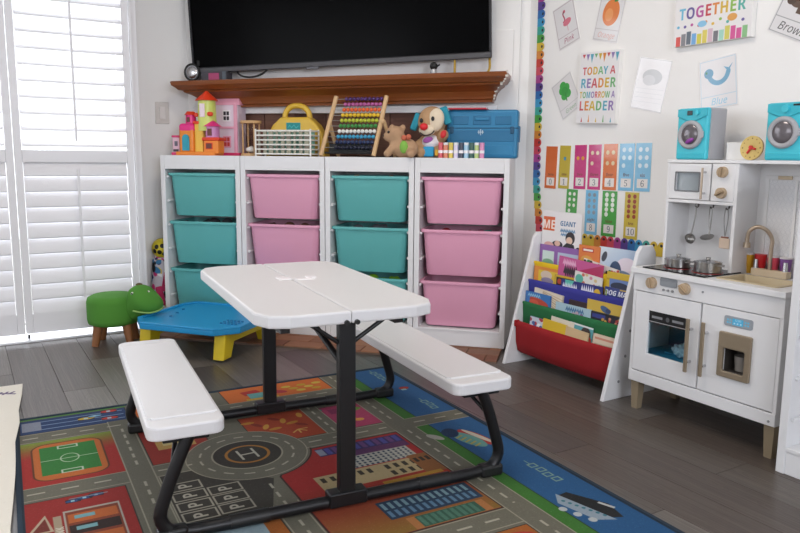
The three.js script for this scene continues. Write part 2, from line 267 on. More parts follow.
{
  const ringAt = (w, d, y, r) => rrect(-w / 2, -d / 2, w / 2, d / 2, r, 4).map(([x, z]) => [x, y, z]);
  const body = crease(skin([ringAt(0.33, 0.215, 0.004, 0.03), ringAt(0.345, 0.232, 0, 0.034), ringAt(0.352, 0.238, 0.006, 0.036), ringAt(0.384, 0.262, 0.222, 0.03), ringAt(0.378, 0.256, 0.224, 0.03), ringAt(0.346, 0.232, 0.012, 0.034)], true, true, true), 0.8);
  const rim = crease(skin([ringAt(0.383, 0.261, 0.21, 0.03), ringAt(0.402, 0.278, 0.212, 0.028), ringAt(0.408, 0.284, 0.222, 0.03), ringAt(0.405, 0.281, 0.227, 0.03), ringAt(0.377, 0.255, 0.227, 0.028), ringAt(0.377, 0.255, 0.21, 0.028)], true), 0.8);
  const where = ['unit by the patio door', 'unit under the yellow carry case', 'unit under the bead abacus', 'unit under the blue tool case'], row = ['top', 'middle', 'bottom'];
  for (let i = 0; i < 4; i++) for (let j = 0; j < 3; j++) {
    const c = i % 2 ? M.pink : M.teal, b = thing('storage_bin', `${i % 2 ? 'pink' : 'teal'} plastic bin in the ${row[j]} slot of the ${where[i]}`, 'bin', SF(UX(i) + (rnd() - .5) * 0.006, 0.62 - j * 0.2565, 0.138 + rnd() * 0.01), DIAG, 'plastic bins in the storage frames');
    mesh('body', body, c, b); mesh('rim', rim, c, b);
  }
  // odds and ends that show above the bin rims
  const bits = [[2, 2, 'lime green toy pieces heaped in the bottom teal bin under the abacus', '#7fb52e', 'l'], [2, 1, 'grey toy bits heaped in the middle teal bin under the abacus', '#6c6f74', 'k'], [3, 1, 'green and red toy blocks heaped in the middle pink bin under the blue case', '#1f9a86', 'g'], [3, 0, 'white toy pieces in the top pink bin under the blue case', '#e9e9ea', 'w'], [0, 1, 'dark toy pieces heaped in the middle teal bin by the patio door', '#47494d', 'd'], [1, 1, 'brown toy pieces heaped in the middle pink bin under the yellow case', '#6e4b3d', 'b'], [0, 0, 'black toy pieces in the top teal bin by the patio door', '#2c2d30', 't'], [2, 0, 'tan toy pieces in the top teal bin under the abacus', '#b58a56', 'f']];
  for (const [i, j, label, col, kind] of bits) {
    const y = 0.62 - j * 0.2565, t = thing('toy_heap', label, 'toy', SF(UX(i), y + 0.012, 0.138), DIAG);
    mesh('filling', rbox(0.32, 0.17, 0.2, 0.03), std('#4b4744', 0.8), t, [0, 0.086, 0]);
    for (let q = 0; q < 7; q++) { const w = 0.04 + rnd() * 0.05, c2 = kind === 'g' && q % 3 === 1 ? '#b0242c' : kind === 'g' && q % 3 === 2 ? '#c76a8a' : col; mesh('toy_piece', q % 2 ? sph(+(w * .42).toFixed(3), 10) : rbox(+w.toFixed(3), 0.022, 0.04, 0.006), std(c2, 0.5), t, [-0.13 + q * 0.043, 0.182 + rnd() * 0.012, (rnd() - .2) * 0.1], [rnd() * .3, rnd() * 3, rnd() * .3]); }
  }
}
const TOP = U0 + UH; // top of the storage units

// =================== TOYS ON THE STORAGE UNITS ===================
{
  const h = thing('toy_house', 'tall pale pink toy house behind the toy castle', 'toy house', SF(-1.567, TOP, 0.228), DIAG);
  const pale = std('#e3d2e2', 0.4), pk = std('#e8a5bd', 0.4), mg = std('#d6336c', 0.4), wh = std('#efe9f0', 0.4);
  mesh('wall', rbox(0.19, 0.28, 0.1, 0.004), pale, h, [0, 0.145, 0]); mesh('base', rbox(0.205, 0.016, 0.115, 0.004), mg, h, [0, 0.008, 0]);
  mesh('roof', crease(skin([rect(-0.108, -0.055, 0.108, 0.055).map(([x, z]) => [x, 0.27, z]), rect(-0.108, -0.055, 0.108, 0.055).map(([x, z]) => [x, 0.282, z]), rect(-0.095, -0.03, 0.095, 0.03).map(([x, z]) => [x, 0.312, z])], true, true, true), 0.3), pk, h);
  mesh('pilaster', rbox(0.02, 0.26, 0.01, 0.003), pk, h, [0.083, 0.145, 0.053]); mesh('floor_band', rbox(0.19, 0.012, 0.008, 0.002), pk, h, [0, 0.15, 0.053]);
  for (const [x, y, c, fr] of [[0.03, 0.213, '#2c2430', wh], [0.03, 0.075, '#c4413a', pk]]) { const w = mesh('window', rbox(0.046, 0.062, 0.006, 0.002), fr, h, [x, y, 0.052]); for (const [a, b] of [[-1, -1], [1, -1], [-1, 1], [1, 1]]) mesh('pane', box(0.014, 0.02, 0.003), std(c, 0.3), w, [a * 0.009, b * 0.013, 0.003]); }
}
{
  const c = thing('toy_castle', 'orange and magenta toy castle with a red cone roofed tower', 'toy castle', SF(-1.655, TOP, 0.09), DIAG);
  const or = std('#ee8a2e', 0.35), rd = std('#e2401f', 0.35), mg = std('#e62e86', 0.35), ye = std('#eec04a', 0.35), li = std('#cfdc72', 0.35), te = std('#2b9bb0', 0.35), dk = std('#6b3a33', 0.5), pw = std('#ecd8e0', 0.4);
  const X = x => x + 1.655;
  mesh('base', rbox(0.23, 0.02, 0.1, 0.005), or, c, [X(-1.655), 0.01, 0]);
  const lt = mesh('gate_tower', rbox(0.085, 0.13, 0.07, 0.012), or, c, [X(-1.712), 0.08, 0.005]); mesh('gate_crown', rbox(0.09, 0.05, 0.075, 0.018), mg, c, [X(-1.712), 0.143, 0.004]);
  mesh('arched_door', ext([...rect(-0.02, 0, 0.02, 0).slice(0, 2), ...Array.from({ length: 9 }, (_, i) => [0.02 * Math.cos(i * Math.PI / 8), 0.065 + 0.02 * Math.sin(i * Math.PI / 8)])], 0.006), te, lt, [0, -0.055, 0.035]);
  mesh('turret', cyl(0.026, 0.028, 0.05, 16), mg, c, [X(-1.705), 0.19, -0.005]); mesh('turret_roof', cyl(0.02, 0.034, 0.018, 16), rd, c, [X(-1.705), 0.222, -0.005]); mesh('turret_window', rbox(0.018, 0.026, 0.006, 0.004), dk, c, [X(-1.705), 0.188, 0.023]);
  mesh('middle_wall', rbox(0.05, 0.16, 0.06, 0.008), ye, c, [X(-1.645), 0.09, -0.002]); mesh('middle_roof', rbox(0.06, 0.016, 0.068, 0.005), rd, c, [X(-1.645), 0.172, -0.002]);
  mesh('tall_tower', cyl(0.046, 0.05, 0.16, 20), li, c, [X(-1.61), 0.21, -0.008]); mesh('tower_roof', cyl(0.006, 0.062, 0.05, 20), rd, c, [X(-1.61), 0.312, -0.008]); mesh('tower_door', rbox(0.03, 0.07, 0.006, 0.003), pw, c, [X(-1.612), 0.235, 0.041]);
  mesh('awning', rbox(0.03, 0.022, 0.02, 0.008), rd, c, [X(-1.572), 0.216, 0.03]); mesh('awning', rbox(0.02, 0.022, 0.02, 0.008), rd, c, [X(-1.655), 0.212, 0.026]);
  mesh('round_room', cyl(0.036, 0.036, 0.06, 18), std('#c98bbd', 0.4), c, [X(-1.572), 0.122, 0.008]); mesh('round_roof', cyl(0.012, 0.05, 0.028, 18), mg, c, [X(-1.572), 0.166, 0.008]); mesh('finial', sph(0.008, 8), mg, c, [X(-1.572), 0.184, 0.008]); mesh('round_window', rbox(0.026, 0.038, 0.006, 0.006), dk, c, [X(-1.572), 0.122, 0.042]);
  const hut = mesh('hut', rbox(0.085, 0.07, 0.07, 0.006), or, c, [X(-1.565), 0.045, 0.01]); mesh('hut_roof', rbox(0.1, 0.018, 0.082, 0.006), rd, c, [X(-1.565), 0.086, 0.01]); const hw = mesh('window', rbox(0.04, 0.034, 0.005, 0.002), rd, hut, [-0.01, 0.005, 0.035]); mesh('pane', box(0.032, 0.026, 0.004), dk, hw, [0, 0, 0.002]);
}
{
  const t = thing('toy_pavilion', 'small pink toy pavilion at the end of the shelf, left of the castle', 'toy', SF(-1.795, TOP, 0.11), DIAG), mg = std('#dd3f78', 0.4), pk = std('#e9c3d3', 0.4);
  mesh('base', rbox(0.052, 0.016, 0.06, 0.004), mg, t, [0, 0.008, 0]); mesh('wall', rbox(0.042, 0.085, 0.045, 0.004), pk, t, [0, 0.055, 0]); mesh('roof', rbox(0.05, 0.012, 0.052, 0.005), mg, t, [0, 0.1, 0]); mesh('window', rbox(0.018, 0.026, 0.004, 0.002), std('#6f6a7a', 0.4), t, [0.002, 0.062, 0.024]); mesh('rail', rbox(0.03, 0.012, 0.006, 0.002), std('#3c3a40', 0.5), t, [0, 0.026, 0.024]);
}
{
  const t = thing('sand_timer', 'wooden framed sand timer between the toy castle and white rack', 'sand timer', SF(-1.383, TOP, 0.15), DIAG);
  mesh('bottom_plate', cyl(0.056, 0.056, 0.014, 20), M.wood, t, [0, 0.007, 0]); mesh('top_plate', cyl(0.056, 0.056, 0.014, 20), M.wood, t, [0, 0.178, 0]);
  for (let i = 0; i < 4; i++) { const a = Math.PI / 4 + i * Math.PI / 2; mesh('post', cyl(0.0045, 0.0045, 0.16, 10), M.wood, t, [0.046 * Math.cos(a), 0.092, 0.046 * Math.sin(a)]); }
  mesh('bulb', lathe([[0.001, 0.016], [0.03, 0.022], [0.033, 0.05], [0.02, 0.076], [0.005, 0.092], [0.02, 0.108], [0.033, 0.134], [0.03, 0.16], [0.001, 0.17]]), std('#ffffff', 0.05, { transmission: 1, thickness: 0, ior: 1.2 }), t);
  mesh('sand', lathe([[0.001, 0.018], [0.028, 0.024], [0.03, 0.04], [0.012, 0.048], [0.001, 0.052]]), M.paper, t);
}
{
  const t = thing('wire_rack', 'white stacked grid rack with six layers in front of the yellow case', 'rack', SF(-1.15, TOP, 0.085), DIAG);
  const w = 0.3, d = 0.12, m = std('#e7e4dd', 0.5), dk = std('#7c7568', 0.7);
  for (const [x, z] of [[-w / 2, d / 2], [w / 2, d / 2], [-w / 2, -d / 2], [w / 2, -d / 2]]) mesh('upright', rbox(0.008, 0.138, 0.008, 0.002), m, t, [x, 0.069, z]);
  for (let i = 0; i < 6; i++) { const y = 0.012 + i * 0.0235; mesh('layer', join([at(box(w, 0.007, 0.006), 0, y, d / 2), at(box(w, 0.007, 0.006), 0, y, -d / 2), at(box(0.006, 0.007, d), -w / 2, y, 0), at(box(0.006, 0.007, d), w / 2, y, 0), ...Array.from({ length: 5 }, (_, k) => at(box(w, 0.004, 0.003), 0, y, -d / 2 + (k + 1) * d / 6))]), m, t);
    if (i < 5) { const pegs = []; for (let k = 0; k < 9; k++) pegs.push(at(box(0.011 + 0.006 * ((k * 7 + i * 3) % 3), 0.0155, 0.008), -w / 2 + 0.02 + k * 0.0325, y + 0.0112, d / 2 - 0.001)); mesh('peg_row', join(pegs), i % 2 ? dk : std('#9b9a86', 0.7), t); } }
  mesh('board', box(w - 0.02, 0.11, 0.004), std('#87b5a4', 0.7), t, [0, 0.07, -d / 2 + 0.03]);
}
{
  const t = thing('carry_case', 'yellow dome shaped toy carry case with loop handle and teal label', 'case', SF(-1.145, TOP, 0.215), DIAG), ye = std('#dcb63f', 0.4);
  const dome = [[-0.17, 0], [0.17, 0], [0.168, 0.06], [0.155, 0.115], [0.125, 0.165], [0.085, 0.2], [0.075, 0.205]], pts = [...dome, ...dome.slice(2).reverse().map(([x, y]) => [-x, y])];
  mesh('shell', ext(pts, 0.09, 0.012), ye, t, [0, 0, -0.045]);
  mesh('handle', tube([[-0.072, 0.19, 0], [-0.064, 0.232, 0], [-0.03, 0.262, 0], [0.03, 0.262, 0], [0.064, 0.232, 0], [0.072, 0.19, 0]], 0.015, 24, 10), ye, t);
  mesh('label', rbox(0.08, 0.042, 0.003, 0.001), std('#4fb3b5', 0.5, { map: canvas(80, 42, (g, w, h) => { R2(g, '#d9eef0', 0, 0, w, h); R2(g, '#54c4c4', 3, 3, w - 6, h - 6); L2(g, '#f2ffff', 4, [[8, 28], [20, 14], [30, 26], [44, 12], [56, 28], [70, 16]]); }) }), t, [-0.005, 0.155, 0.045]);
}
// abacus
{
  const t = thing('abacus', 'wooden bead abacus with ten coloured bead rows', 'abacus', SF(-0.79, TOP, 0.09), DIAG);
  const BL = [-0.168, 0.006, 0.03], TL = [-0.108, 0.305, -0.045], BR = [0.112, 0.006, 0.03], TR = [0.158, 0.305, -0.045];
  mesh('upright', rod(BL, TL, 0.0115, 14), M.woodPale, t); mesh('upright', rod(BR, TR, 0.0115, 14), M.woodPale, t);
  mesh('rear_leg', rod([0.152, 0.18, -0.015], [0.192, 0.006, -0.1], 0.01, 12), M.woodPale, t); mesh('rear_leg', rod([-0.135, 0.17, -0.015], [-0.12, 0.006, -0.11], 0.01, 12), M.woodPale, t);
  mesh('knob', sph(0.015, 12), M.woodPale, t, [0.146, 0.178, -0.01]); mesh('foot_bar', rod([-0.15, 0.02, 0.02], [0.115, 0.02, 0.02], 0.006, 10), M.black, t);
  mesh('print_plate', box(0.22, 0.05, 0.003), std('#151a1c', 0.6), t, [-0.02, 0.042, 0.008], [-0.24, 0, 0]);
  const cols = ['#4a2a68', '#b05a96', '#e3622c', '#e5bd2d', '#b8c23c', '#3d8b45', '#e7e6e1', '#3d9dc4', '#24355e', '#191d33'];
  const bead = sph(0.0105, 10);
  for (let i = 0; i < 10; i++) {
    const f = (0.291 - i * 0.0277) / 0.305, y = 0.006 + f * 0.299, z = 0.03 - f * 0.075, xl = BL[0] + f * 0.06, xr = BR[0] + f * 0.046;
    mesh('wire', rod([xl, y, z], [xr, y, z], 0.0017, 6), M.steel, t); const m = std(cols[i], 0.35);
    for (let k = 0; k < 10; k++) mesh('bead', bead, m, t, [xr - 0.024 - k * 0.0205, y, z]);
  }
}
// plush toys
{
  const t = thing('plush_bear', 'small tan plush bear with green patch beside the abacus', 'plush toy', SF(-0.53, TOP, 0.055), DIAG), fur = std('#b59272', 0.95, { sheen: 0.6, sheenRoughness: 0.6 });
  const body = blob((x, y, z) => { let d = ell(x, y, z, [0.015, 0.045, 0], [0.065, 0.05, 0.05]); d = smin(d, ell(x, y, z, [-0.035, 0.112, 0.008], [0.046, 0.042, 0.042]), 0.03); d = smin(d, ell(x, y, z, [-0.07, 0.1, 0.02], [0.02, 0.018, 0.02]), 0.02); d = smin(d, ell(x, y, z, [0.0, 0.145, -0.01], [0.014, 0.016, 0.01]), 0.012); d = smin(d, ell(x, y, z, [-0.055, 0.148, -0.008], [0.013, 0.014, 0.01]), 0.012); d = smin(d, cap(x, y, z, [-0.03, 0.06, 0.02], [-0.062, 0.018, 0.05], 0.02, 0.018), 0.02); return smin(d, cap(x, y, z, [0.05, 0.03, 0.02], [0.06, 0.018, 0.065], 0.024, 0.02), 0.02); }, [0, 0.08, 0.01], 0.1, 44);
  mesh('body', body, fur, t); mesh('eye', sph(0.0075, 10), M.black, t, [-0.058, 0.122, 0.042]); mesh('nose', sph(0.006, 8), M.black, t, [-0.086, 0.104, 0.03]);
  mesh('patch', at(sph(0.03, 14), 0, 0, 0, 0, 0, 0, [0.7, 1.05, 0.35]), std('#7fb34a', 0.8), t, [0.02, 0.05, 0.048]); mesh('bow', join([at(sph(0.014, 10), -0.01, 0, 0), at(sph(0.014, 10), 0.012, 0.004, 0)]), std('#c96b50', 0.7), t, [0.028, 0.095, 0.035]);
}
{
  const t = thing('plush_puppy', 'tan plush puppy with teal ears and red nose', 'plush toy', SF(-0.402, TOP, 0.16), DIAG + 0.08), fur = std('#b7936e', 0.95, { sheen: 0.6, sheenRoughness: 0.6 }), teal = std('#2d93aa', 0.85), cream = std('#e2d3ba', 0.9);
  const body = blob((x, y, z) => { let d = ell(x, y, z, [0, 0.05, 0], [0.062, 0.06, 0.052]); d = smin(d, ell(x, y, z, [0, 0.178, 0], [0.07, 0.077, 0.066]), 0.02); d = smin(d, cap(x, y, z, [-0.04, 0.085, 0.02], [-0.07, 0.06, 0.03], 0.02, 0.02), 0.02); d = smin(d, cap(x, y, z, [0.045, 0.085, 0.02], [0.064, 0.112, 0.055], 0.022, 0.026), 0.02); for (const s of [-1, 1]) d = smin(d, cap(x, y, z, [s * 0.035, 0.028, 0.03], [s * 0.05, 0.026, 0.062], 0.026, 0.026), 0.02); return d; }, [0, 0.13, 0.01], 0.145, 52);
  mesh('body', body, fur, t);
  mesh('face_patch', at(sph(0.05, 18), 0, 0, 0, 0, 0, -0.15, [0.82, 1.15, 0.45]), cream, t, [0.025, 0.185, 0.05]); mesh('muzzle', at(sph(0.036, 16), 0, 0, 0, 0, 0, 0, [1.15, 0.8, 0.75]), cream, t, [-0.018, 0.134, 0.058]);
  mesh('ear', at(rbox(0.036, 0.09, 0.018, 0.009), 0, 0, 0, 0, 0, -0.35), teal, t, [-0.082, 0.178, 0.0]); mesh('ear', at(rbox(0.04, 0.09, 0.018, 0.009), 0, 0, 0, 0, 0, 0.35), teal, t, [0.07, 0.208, 0.025]);
  mesh('nose', at(sph(0.019, 14), 0, 0, 0, 0, 0, 0, [1.1, 0.95, 0.8]), std('#d81f2a', 0.4), t, [-0.03, 0.15, 0.088]);
  for (const [x, y, z] of [[-0.047, 0.182, 0.058], [0.012, 0.19, 0.074]]) mesh('eye', at(sph(0.0095, 12), 0, 0, 0, 0, 0, 0, [0.9, 1.2, 0.6]), M.black, t, [x, y, z]);
  mesh('mouth', tube([[-0.05, 0.122, 0.078], [-0.025, 0.108, 0.09], [0.008, 0.116, 0.085], [0.02, 0.132, 0.074]], 0.003, 16, 6), std('#2a1a1a', 0.6), t);
  mesh('paw_pad', at(sph(0.018, 12), 0, 0, 0, 0, 0, -0.4, [0.8, 1.15, 0.4]), std('#cc2b30', 0.6), t, [0.066, 0.115, 0.079]);
  mesh('shirt', at(sph(0.056, 20), 0, 0, 0, 0, 0, 0, [1.02, 0.75, 0.9]), std('#e4e0e6', 0.8), t, [0, 0.075, 0.012]); mesh('emblem', at(sph(0.02, 12), 0, 0, 0, 0, 0, 0.3, [1.3, 0.7, 0.3]), std('#a659a8', 0.6), t, [-0.012, 0.088, 0.062]);
  mesh('bib', rbox(0.055, 0.05, 0.02, 0.008), std('#2f9fd0', 0.7), t, [-0.008, 0.03, 0.058]); mesh('tag', rbox(0.022, 0.03, 0.012, 0.005), std('#d9ab3a', 0.7), t, [0.038, 0.025, 0.09]);
}
// blue case
{
  const t = thing('tool_case', 'blue plastic carry case standing at the end of the shelf', 'case', SF(-0.152, TOP, 0.222), DIAG), bl = std('#2b7fac', 0.42), b2 = std('#236f9a', 0.45);
  mesh('shell', rbox(0.355, 0.238, 0.1, 0.014, 3), bl, t, [0, 0.119, 0]); mesh('lid_seam', rbox(0.357, 0.005, 0.102, 0.002), std('#123e58', 0.6), t, [0, 0.148, 0]);
  for (const [x, w] of [[-0.105, 0.08], [0.105, 0.08]]) mesh('raised_panel', rbox(w, 0.042, 0.008, 0.003), b2, t, [x, 0.185, 0.049]);
  mesh('handle_recess', rbox(0.09, 0.045, 0.008, 0.004), b2, t, [0, 0.186, 0.05]); mesh('handle', rbox(0.07, 0.016, 0.014, 0.005), bl, t, [0, 0.192, 0.054]);
  mesh('lower_panel', rbox(0.32, 0.055, 0.006, 0.003), b2, t, [0, 0.11, 0.05]); mesh('bottom_panel', rbox(0.31, 0.05, 0.006, 0.003), bl, t, [0, 0.04, 0.05]);
  for (const s of [-1, 1]) mesh('latch', rbox(0.018, 0.035, 0.014, 0.004), std('#184f70', 0.45), t, [s * 0.15, 0.138, 0.052]);
  mesh('emblem', join([at(box(0.03, 0.003, 0.002), 0, 0, 0), at(box(0.003, 0.03, 0.002), 0, 0, 0), at(box(0.003, 0.018, 0.002), -0.009, 0, 0), at(box(0.003, 0.018, 0.002), 0.009, 0, 0)]), std('#c9dbe6', 0.5), t, [-0.005, 0.128, 0.0545]);
  mesh('side_clip', rbox(0.012, 0.08, 0.06, 0.004), b2, t, [0.178, 0.12, 0]);
  const r = thing('red_folder', 'thin red folder lying on top of the blue case', 'folder', SF(-0.225, TOP + 0.238, 0.2), DIAG); mesh('cover', rbox(0.19, 0.008, 0.1, 0.002), std('#bb3040', 0.5), r, [0, 0.004, 0]); mesh('pages', box(0.18, 0.003, 0.092), M.paper, r, [0.003, 0.0045, 0.002]);
}
{
  const cols = [['#d7606a', 'red striped'], ['#dc8a6d', 'orange'], ['#d9c257', 'yellow'], ['#dcd5ee', 'lavender white'], ['#4b5160', 'dark grey'], ['#a8cfe6', 'pale blue'], ['#3f6457', 'dark green'], ['#b8cd84', 'light green'], ['#d890b8', 'pink']];
  cols.forEach(([c, n], i) => {
    const t = thing('craft_jar', `small ${n} craft tube in the row before the blue case`, 'craft tube', SF(-0.336 + i * 0.0253, TOP, 0.055), DIAG, 'craft tubes on the shelf');
    mesh('tube', cyl(0.0115, 0.0115, 0.062, 12), std(c, 0.35), t, [0, 0.031, 0]); mesh('cap', cyl(0.0118, 0.0118, 0.012, 12), std(i % 2 ? '#e8e8ea' : c, 0.35), t, [0, 0.068, 0]); mesh('band', cyl(0.0119, 0.0119, 0.014, 12), std('#f1edf0', 0.5), t, [0, 0.03, 0]);
  });
}
// =================== ON THE MANTEL ===================
{
  const MY = x => 1.3525 + x * 0.012 + 0.0008;
  const sx = -1.735, s = thing('round_speaker', 'round silver speaker at the end of the mantel', 'speaker', SF(sx, MY(sx), 0.2), DIAG);
  mesh('body', at(cyl(0.042, 0.042, 0.05, 28), 0, 0, 0, Math.PI / 2), std('#9c9ca0', 0.35, { metalness: 0.5 }), s, [0, 0.052, 0]); mesh('rim', tor(0.042, 0.006, 28), M.black, s, [0, 0.052, 0.024]); mesh('grille', at(sph(0.032, 18), 0, 0, 0, 0, 0, 0, [1, 1, 0.35]), M.chrome, s, [0, 0.05, 0.024]); mesh('foot', rbox(0.05, 0.016, 0.05, 0.004), M.grey, s, [0, 0.008, 0]); mesh('clip', rbox(0.016, 0.03, 0.016, 0.004), M.black, s, [0.028, 0.102, 0]);
  const bx = -1.6, b = thing('media_box', 'dark box with pink print beside the silver speaker', 'box', SF(bx, MY(bx), 0.2), DIAG);
  mesh('shell', rbox(0.15, 0.05, 0.07, 0.003), std('#3a3840', 0.5), b, [0, 0.025, 0]); mesh('pink_print', rbox(0.062, 0.036, 0.003, 0.001), std('#a83f6c', 0.5), b, [0.0, 0.025, 0.035]); mesh('end_panel', rbox(0.02, 0.05, 0.003, 0.001), std('#55606a', 0.5), b, [0.06, 0.025, 0.0355]);
  const cg = tube([[-1.5, 1.42, -0.23], [-1.47, 1.372, -0.2], [-1.4, 1.355, -0.19], [-1.33, 1.375, -0.2], [-1.29, 1.43, -0.23]], 0.005, 30, 8);
  const c1 = solo('power_cable', 'black cable looping below the television', 'cable', cg, M.black, SF(0, 0, 0), DIAG);
  const c2 = solo('yellow_cable', 'yellow cable looping on the mantel by the television corner', 'cable', tube([[-0.3, 1.42, -0.2], [-0.285, 1.335, -0.16], [-0.24, 1.328, -0.13], [-0.19, 1.345, -0.13], [-0.15, 1.335, -0.14], [-0.125, 1.37, -0.18], [-0.13, 1.44, -0.22]], 0.006, 40, 8), std('#b08f33', 0.5), SF(0, 0, 0), DIAG);
  const kx = -0.4, k = thing('camera_gadget', 'small black and silver gadget on the mantel under the television', 'gadget', SF(kx, MY(kx), 0.17), DIAG); mesh('body', cyl(0.014, 0.018, 0.026, 16), M.chrome, k, [0, 0.013, 0]); mesh('head', sph(0.02, 14), M.black, k, [0, 0.042, 0]); mesh('stalk', rod([0.004, 0.03, 0], [0.03, 0.05, 0], 0.004, 8), M.black, k);
}

// =================== RUG AND PLAY MAT ===================
{
  const RWd = 1.47, RL = 2.0, K = 740;
  const tex = canvas(RWd * K, RL * K, (g, W, H) => {
    const k = v => v * K, road = '#757262', line = '#a9a48f', dash = '#b9b5a2';
    const hr = (u0, u1, v0, v1) => { R2(g, road, k(u0), k(v0), k(u1 - u0), k(v1 - v0)); R2(g, line, k(u0), k(v0), k(u1 - u0), 3); R2(g, line, k(u0), k(v1) - 3, k(u1 - u0), 3); };
    const vr = (u0, u1, v0, v1) => { R2(g, road, k(u0), k(v0), k(u1 - u0), k(v1 - v0)); R2(g, line, k(u0), k(v0), 3, k(v1 - v0)); R2(g, line, k(u1) - 3, k(v0), 3, k(v1 - v0)); };
    const block = (c, u0, v0, u1, v1) => { R2(g, '#30261c', k(u0) - 2, k(v0) - 2, k(u1 - u0) + 4, k(v1 - v0) + 4); R2(g, c, k(u0), k(v0), k(u1 - u0), k(v1 - v0)); };
    const grad = (u0, v0, u1, v1, a, b) => { const G = g.createLinearGradient(k(u0), k(v0), k(u0), k(v1)); G.addColorStop(0, a); G.addColorStop(1, b); g.fillStyle = G; g.fillRect(k(u0), k(v0), k(u1 - u0), k(v1 - v0)); };
    R2(g, road, 0, 0, W, H);
    // race track along the far edge
    block('#1e3d6e', 0.015, 0.03, 0.36, 0.165); R2(g, '#4b8a35', k(.015), k(.012), k(.35), k(.012)); for (const v of [.055, .095, .135]) L2(g, '#8fa6c4', 4, [[k(.08), k(v)], [k(.35), k(v)]]); R2(g, '#8d93a3', k(.02), k(.05), k(.06), k(.09));
    const car = (u, v, c, s = 1, a = 0) => { g.save(); g.translate(k(u), k(v)); g.rotate(a); R2(g, '#1b1b1b', -20 * s, -11 * s, 40 * s, 22 * s); O2(g, c, 0, 0, 21 * s, 9 * s); R2(g, '#a9d4e2', -6 * s, -5 * s, 10 * s, 10 * s); g.restore(); };
    car(.225, .088, '#d9b53a'); car(.255, .075, '#7fb3d8', .8); car(.305, .045, '#c93630'); car(.3, .12, '#c93630');
    // orange market strip and play strip
    block('#d9702a', 0.385, 0.03, 0.66, 0.16); block('#d9702a', 0.72, 0.012, 1.145, 0.215);
    P2(g, '#b8322c', [[k(.79), k(.06)], [k(.86), k(.05)], [k(.87), k(.1)], [k(.8), k(.11)]]); R2(g, '#6fb3b0', k(.81), k(.09), k(.09), k(.06)); R2(g, '#dcb23e', k(.79), k(.15), k(.13), k(.02)); O2(g, '#b02a3f', k(.93), k(.11), 30, 14, .5); for (let i = 0; i < 7; i++) O2(g, i % 2 ? '#c9a52a' : '#d8c04a', k(.98 + .022 * i), k(.07 + .03 * (i % 3)), 15, 10); O2(g, '#6c8a3a', k(1.11), k(.18), 14, 12); O2(g, '#4b9b9b', k(1.05), k(.19), 20, 8);
    R2(g, '#c24a35', k(.42), k(.06), k(.08), k(.07)); R2(g, '#5f8fb0', k(.53), k(.05), k(.09), k(.05));
    // football pitch block
    grad(.012, .255, .285, .612, '#7a9a33', '#b3271d'); { const G = g.createLinearGradient(0, k(.255), 0, k(.4)); G.addColorStop(0, '#86a238'); G.addColorStop(1, '#b3271d'); g.fillStyle = G; g.fillRect(k(.012), k(.255), k(.273), k(.36)); }
    g.fillStyle = '#cf6f2a'; g.beginPath(); g.roundRect(k(.042), k(.285), k(.205), k(.295), 34); g.fill(); g.strokeStyle = '#6b3a18'; g.lineWidth = 4; g.stroke(); R2(g, '#2f8231', k(.064), k(.313), k(.163), k(.228));
    L2(g, '#bfd2b4', 3, [[k(.064), k(.428)], [k(.227), k(.428)]]); g.strokeStyle = '#bfd2b4'; g.beginPath(); g.ellipse(k(.146), k(.428), k(.026), k(.034), 0, 0, 7); g.stroke(); for (const v of [.318, .518]) { g.strokeStyle = '#c9d6c0'; g.lineWidth = 4; g.strokeRect(k(.118), k(v), k(.056), k(.022)); }
    // red block beside it
    block('#a32e1e', .365, .29, .56, .608); R2(g, '#caa35a', k(.4), k(.42), k(.12), k(.08)); R2(g, '#d9c88d', k(.42), k(.44), k(.08), k(.03)); R2(g, '#8f241a', k(.38), k(.32), k(.16), k(.07));
    block('#b1441d', .7, .345, .935, .606); for (let i = 0; i < 9; i++) O2(g, ['#c98a2a', '#8d2f16', '#d49a3a'][i % 3], k(.72 + .024 * i), k(.4 + .03 * ((i * 5) % 4)), 18, 8, i); for (let i = 0; i < 4; i++) L2(g, '#e2b25a', 5, [[k(.86), k(.53)], [k(.86) + 26 * Math.cos(i * .8), k(.53) + 26 * Math.sin(i * .8)]]);
    block('#b03a63', 1.0, .37, 1.152, .605); O2(g, '#6f9a3a', k(1.1), k(.43), 34, 16); O2(g, '#d48a3a', k(1.06), k(.52), 20, 12); O2(g, '#e0a04a', k(1.09), k(.54), 14, 10); R2(g, '#8a2a58', k(1.02), k(.4), k(.04), k(.05)); O2(g, '#3f8a86', k(.985), k(.39), 16, 9);
    // roads
    hr(0, 1.235, .17, .25); hr(0, 1.47, .612, .698); vr(.285, .36, .16, 2); vr(.935, 1.0, .25, .612); hr(.0, 1.235, 1.322, 1.406); vr(.675 - .075, .675, 1.02, 2);
    // bank block
    block('#a3241c', .012, .712, .268, 1.31); for (const [u, v] of [[.13, .745], [.16, .738], [.19, .732]]) car(u, v, '#2f4f86', .7); R2(g, '#8a8f96', k(.12), k(.728), k(.1), 4);
    P2(g, '#c9b79a', [[k(.012), k(.9)], [k(.058), k(.8)], [k(.075), k(.9)]]); P2(g, '#7c2f20', [[k(.024), k(.892)], [k(.057), k(.82)], [k(.066), k(.892)]]); R2(g, '#b7a489', k(.075), k(.82), k(.02), k(.4)); g.save(); g.translate(k(.087), k(.92)); g.rotate(-Math.PI / 2); T2(g, '#e6dcc8', 20, 'BANK', 0, 0); g.restore();
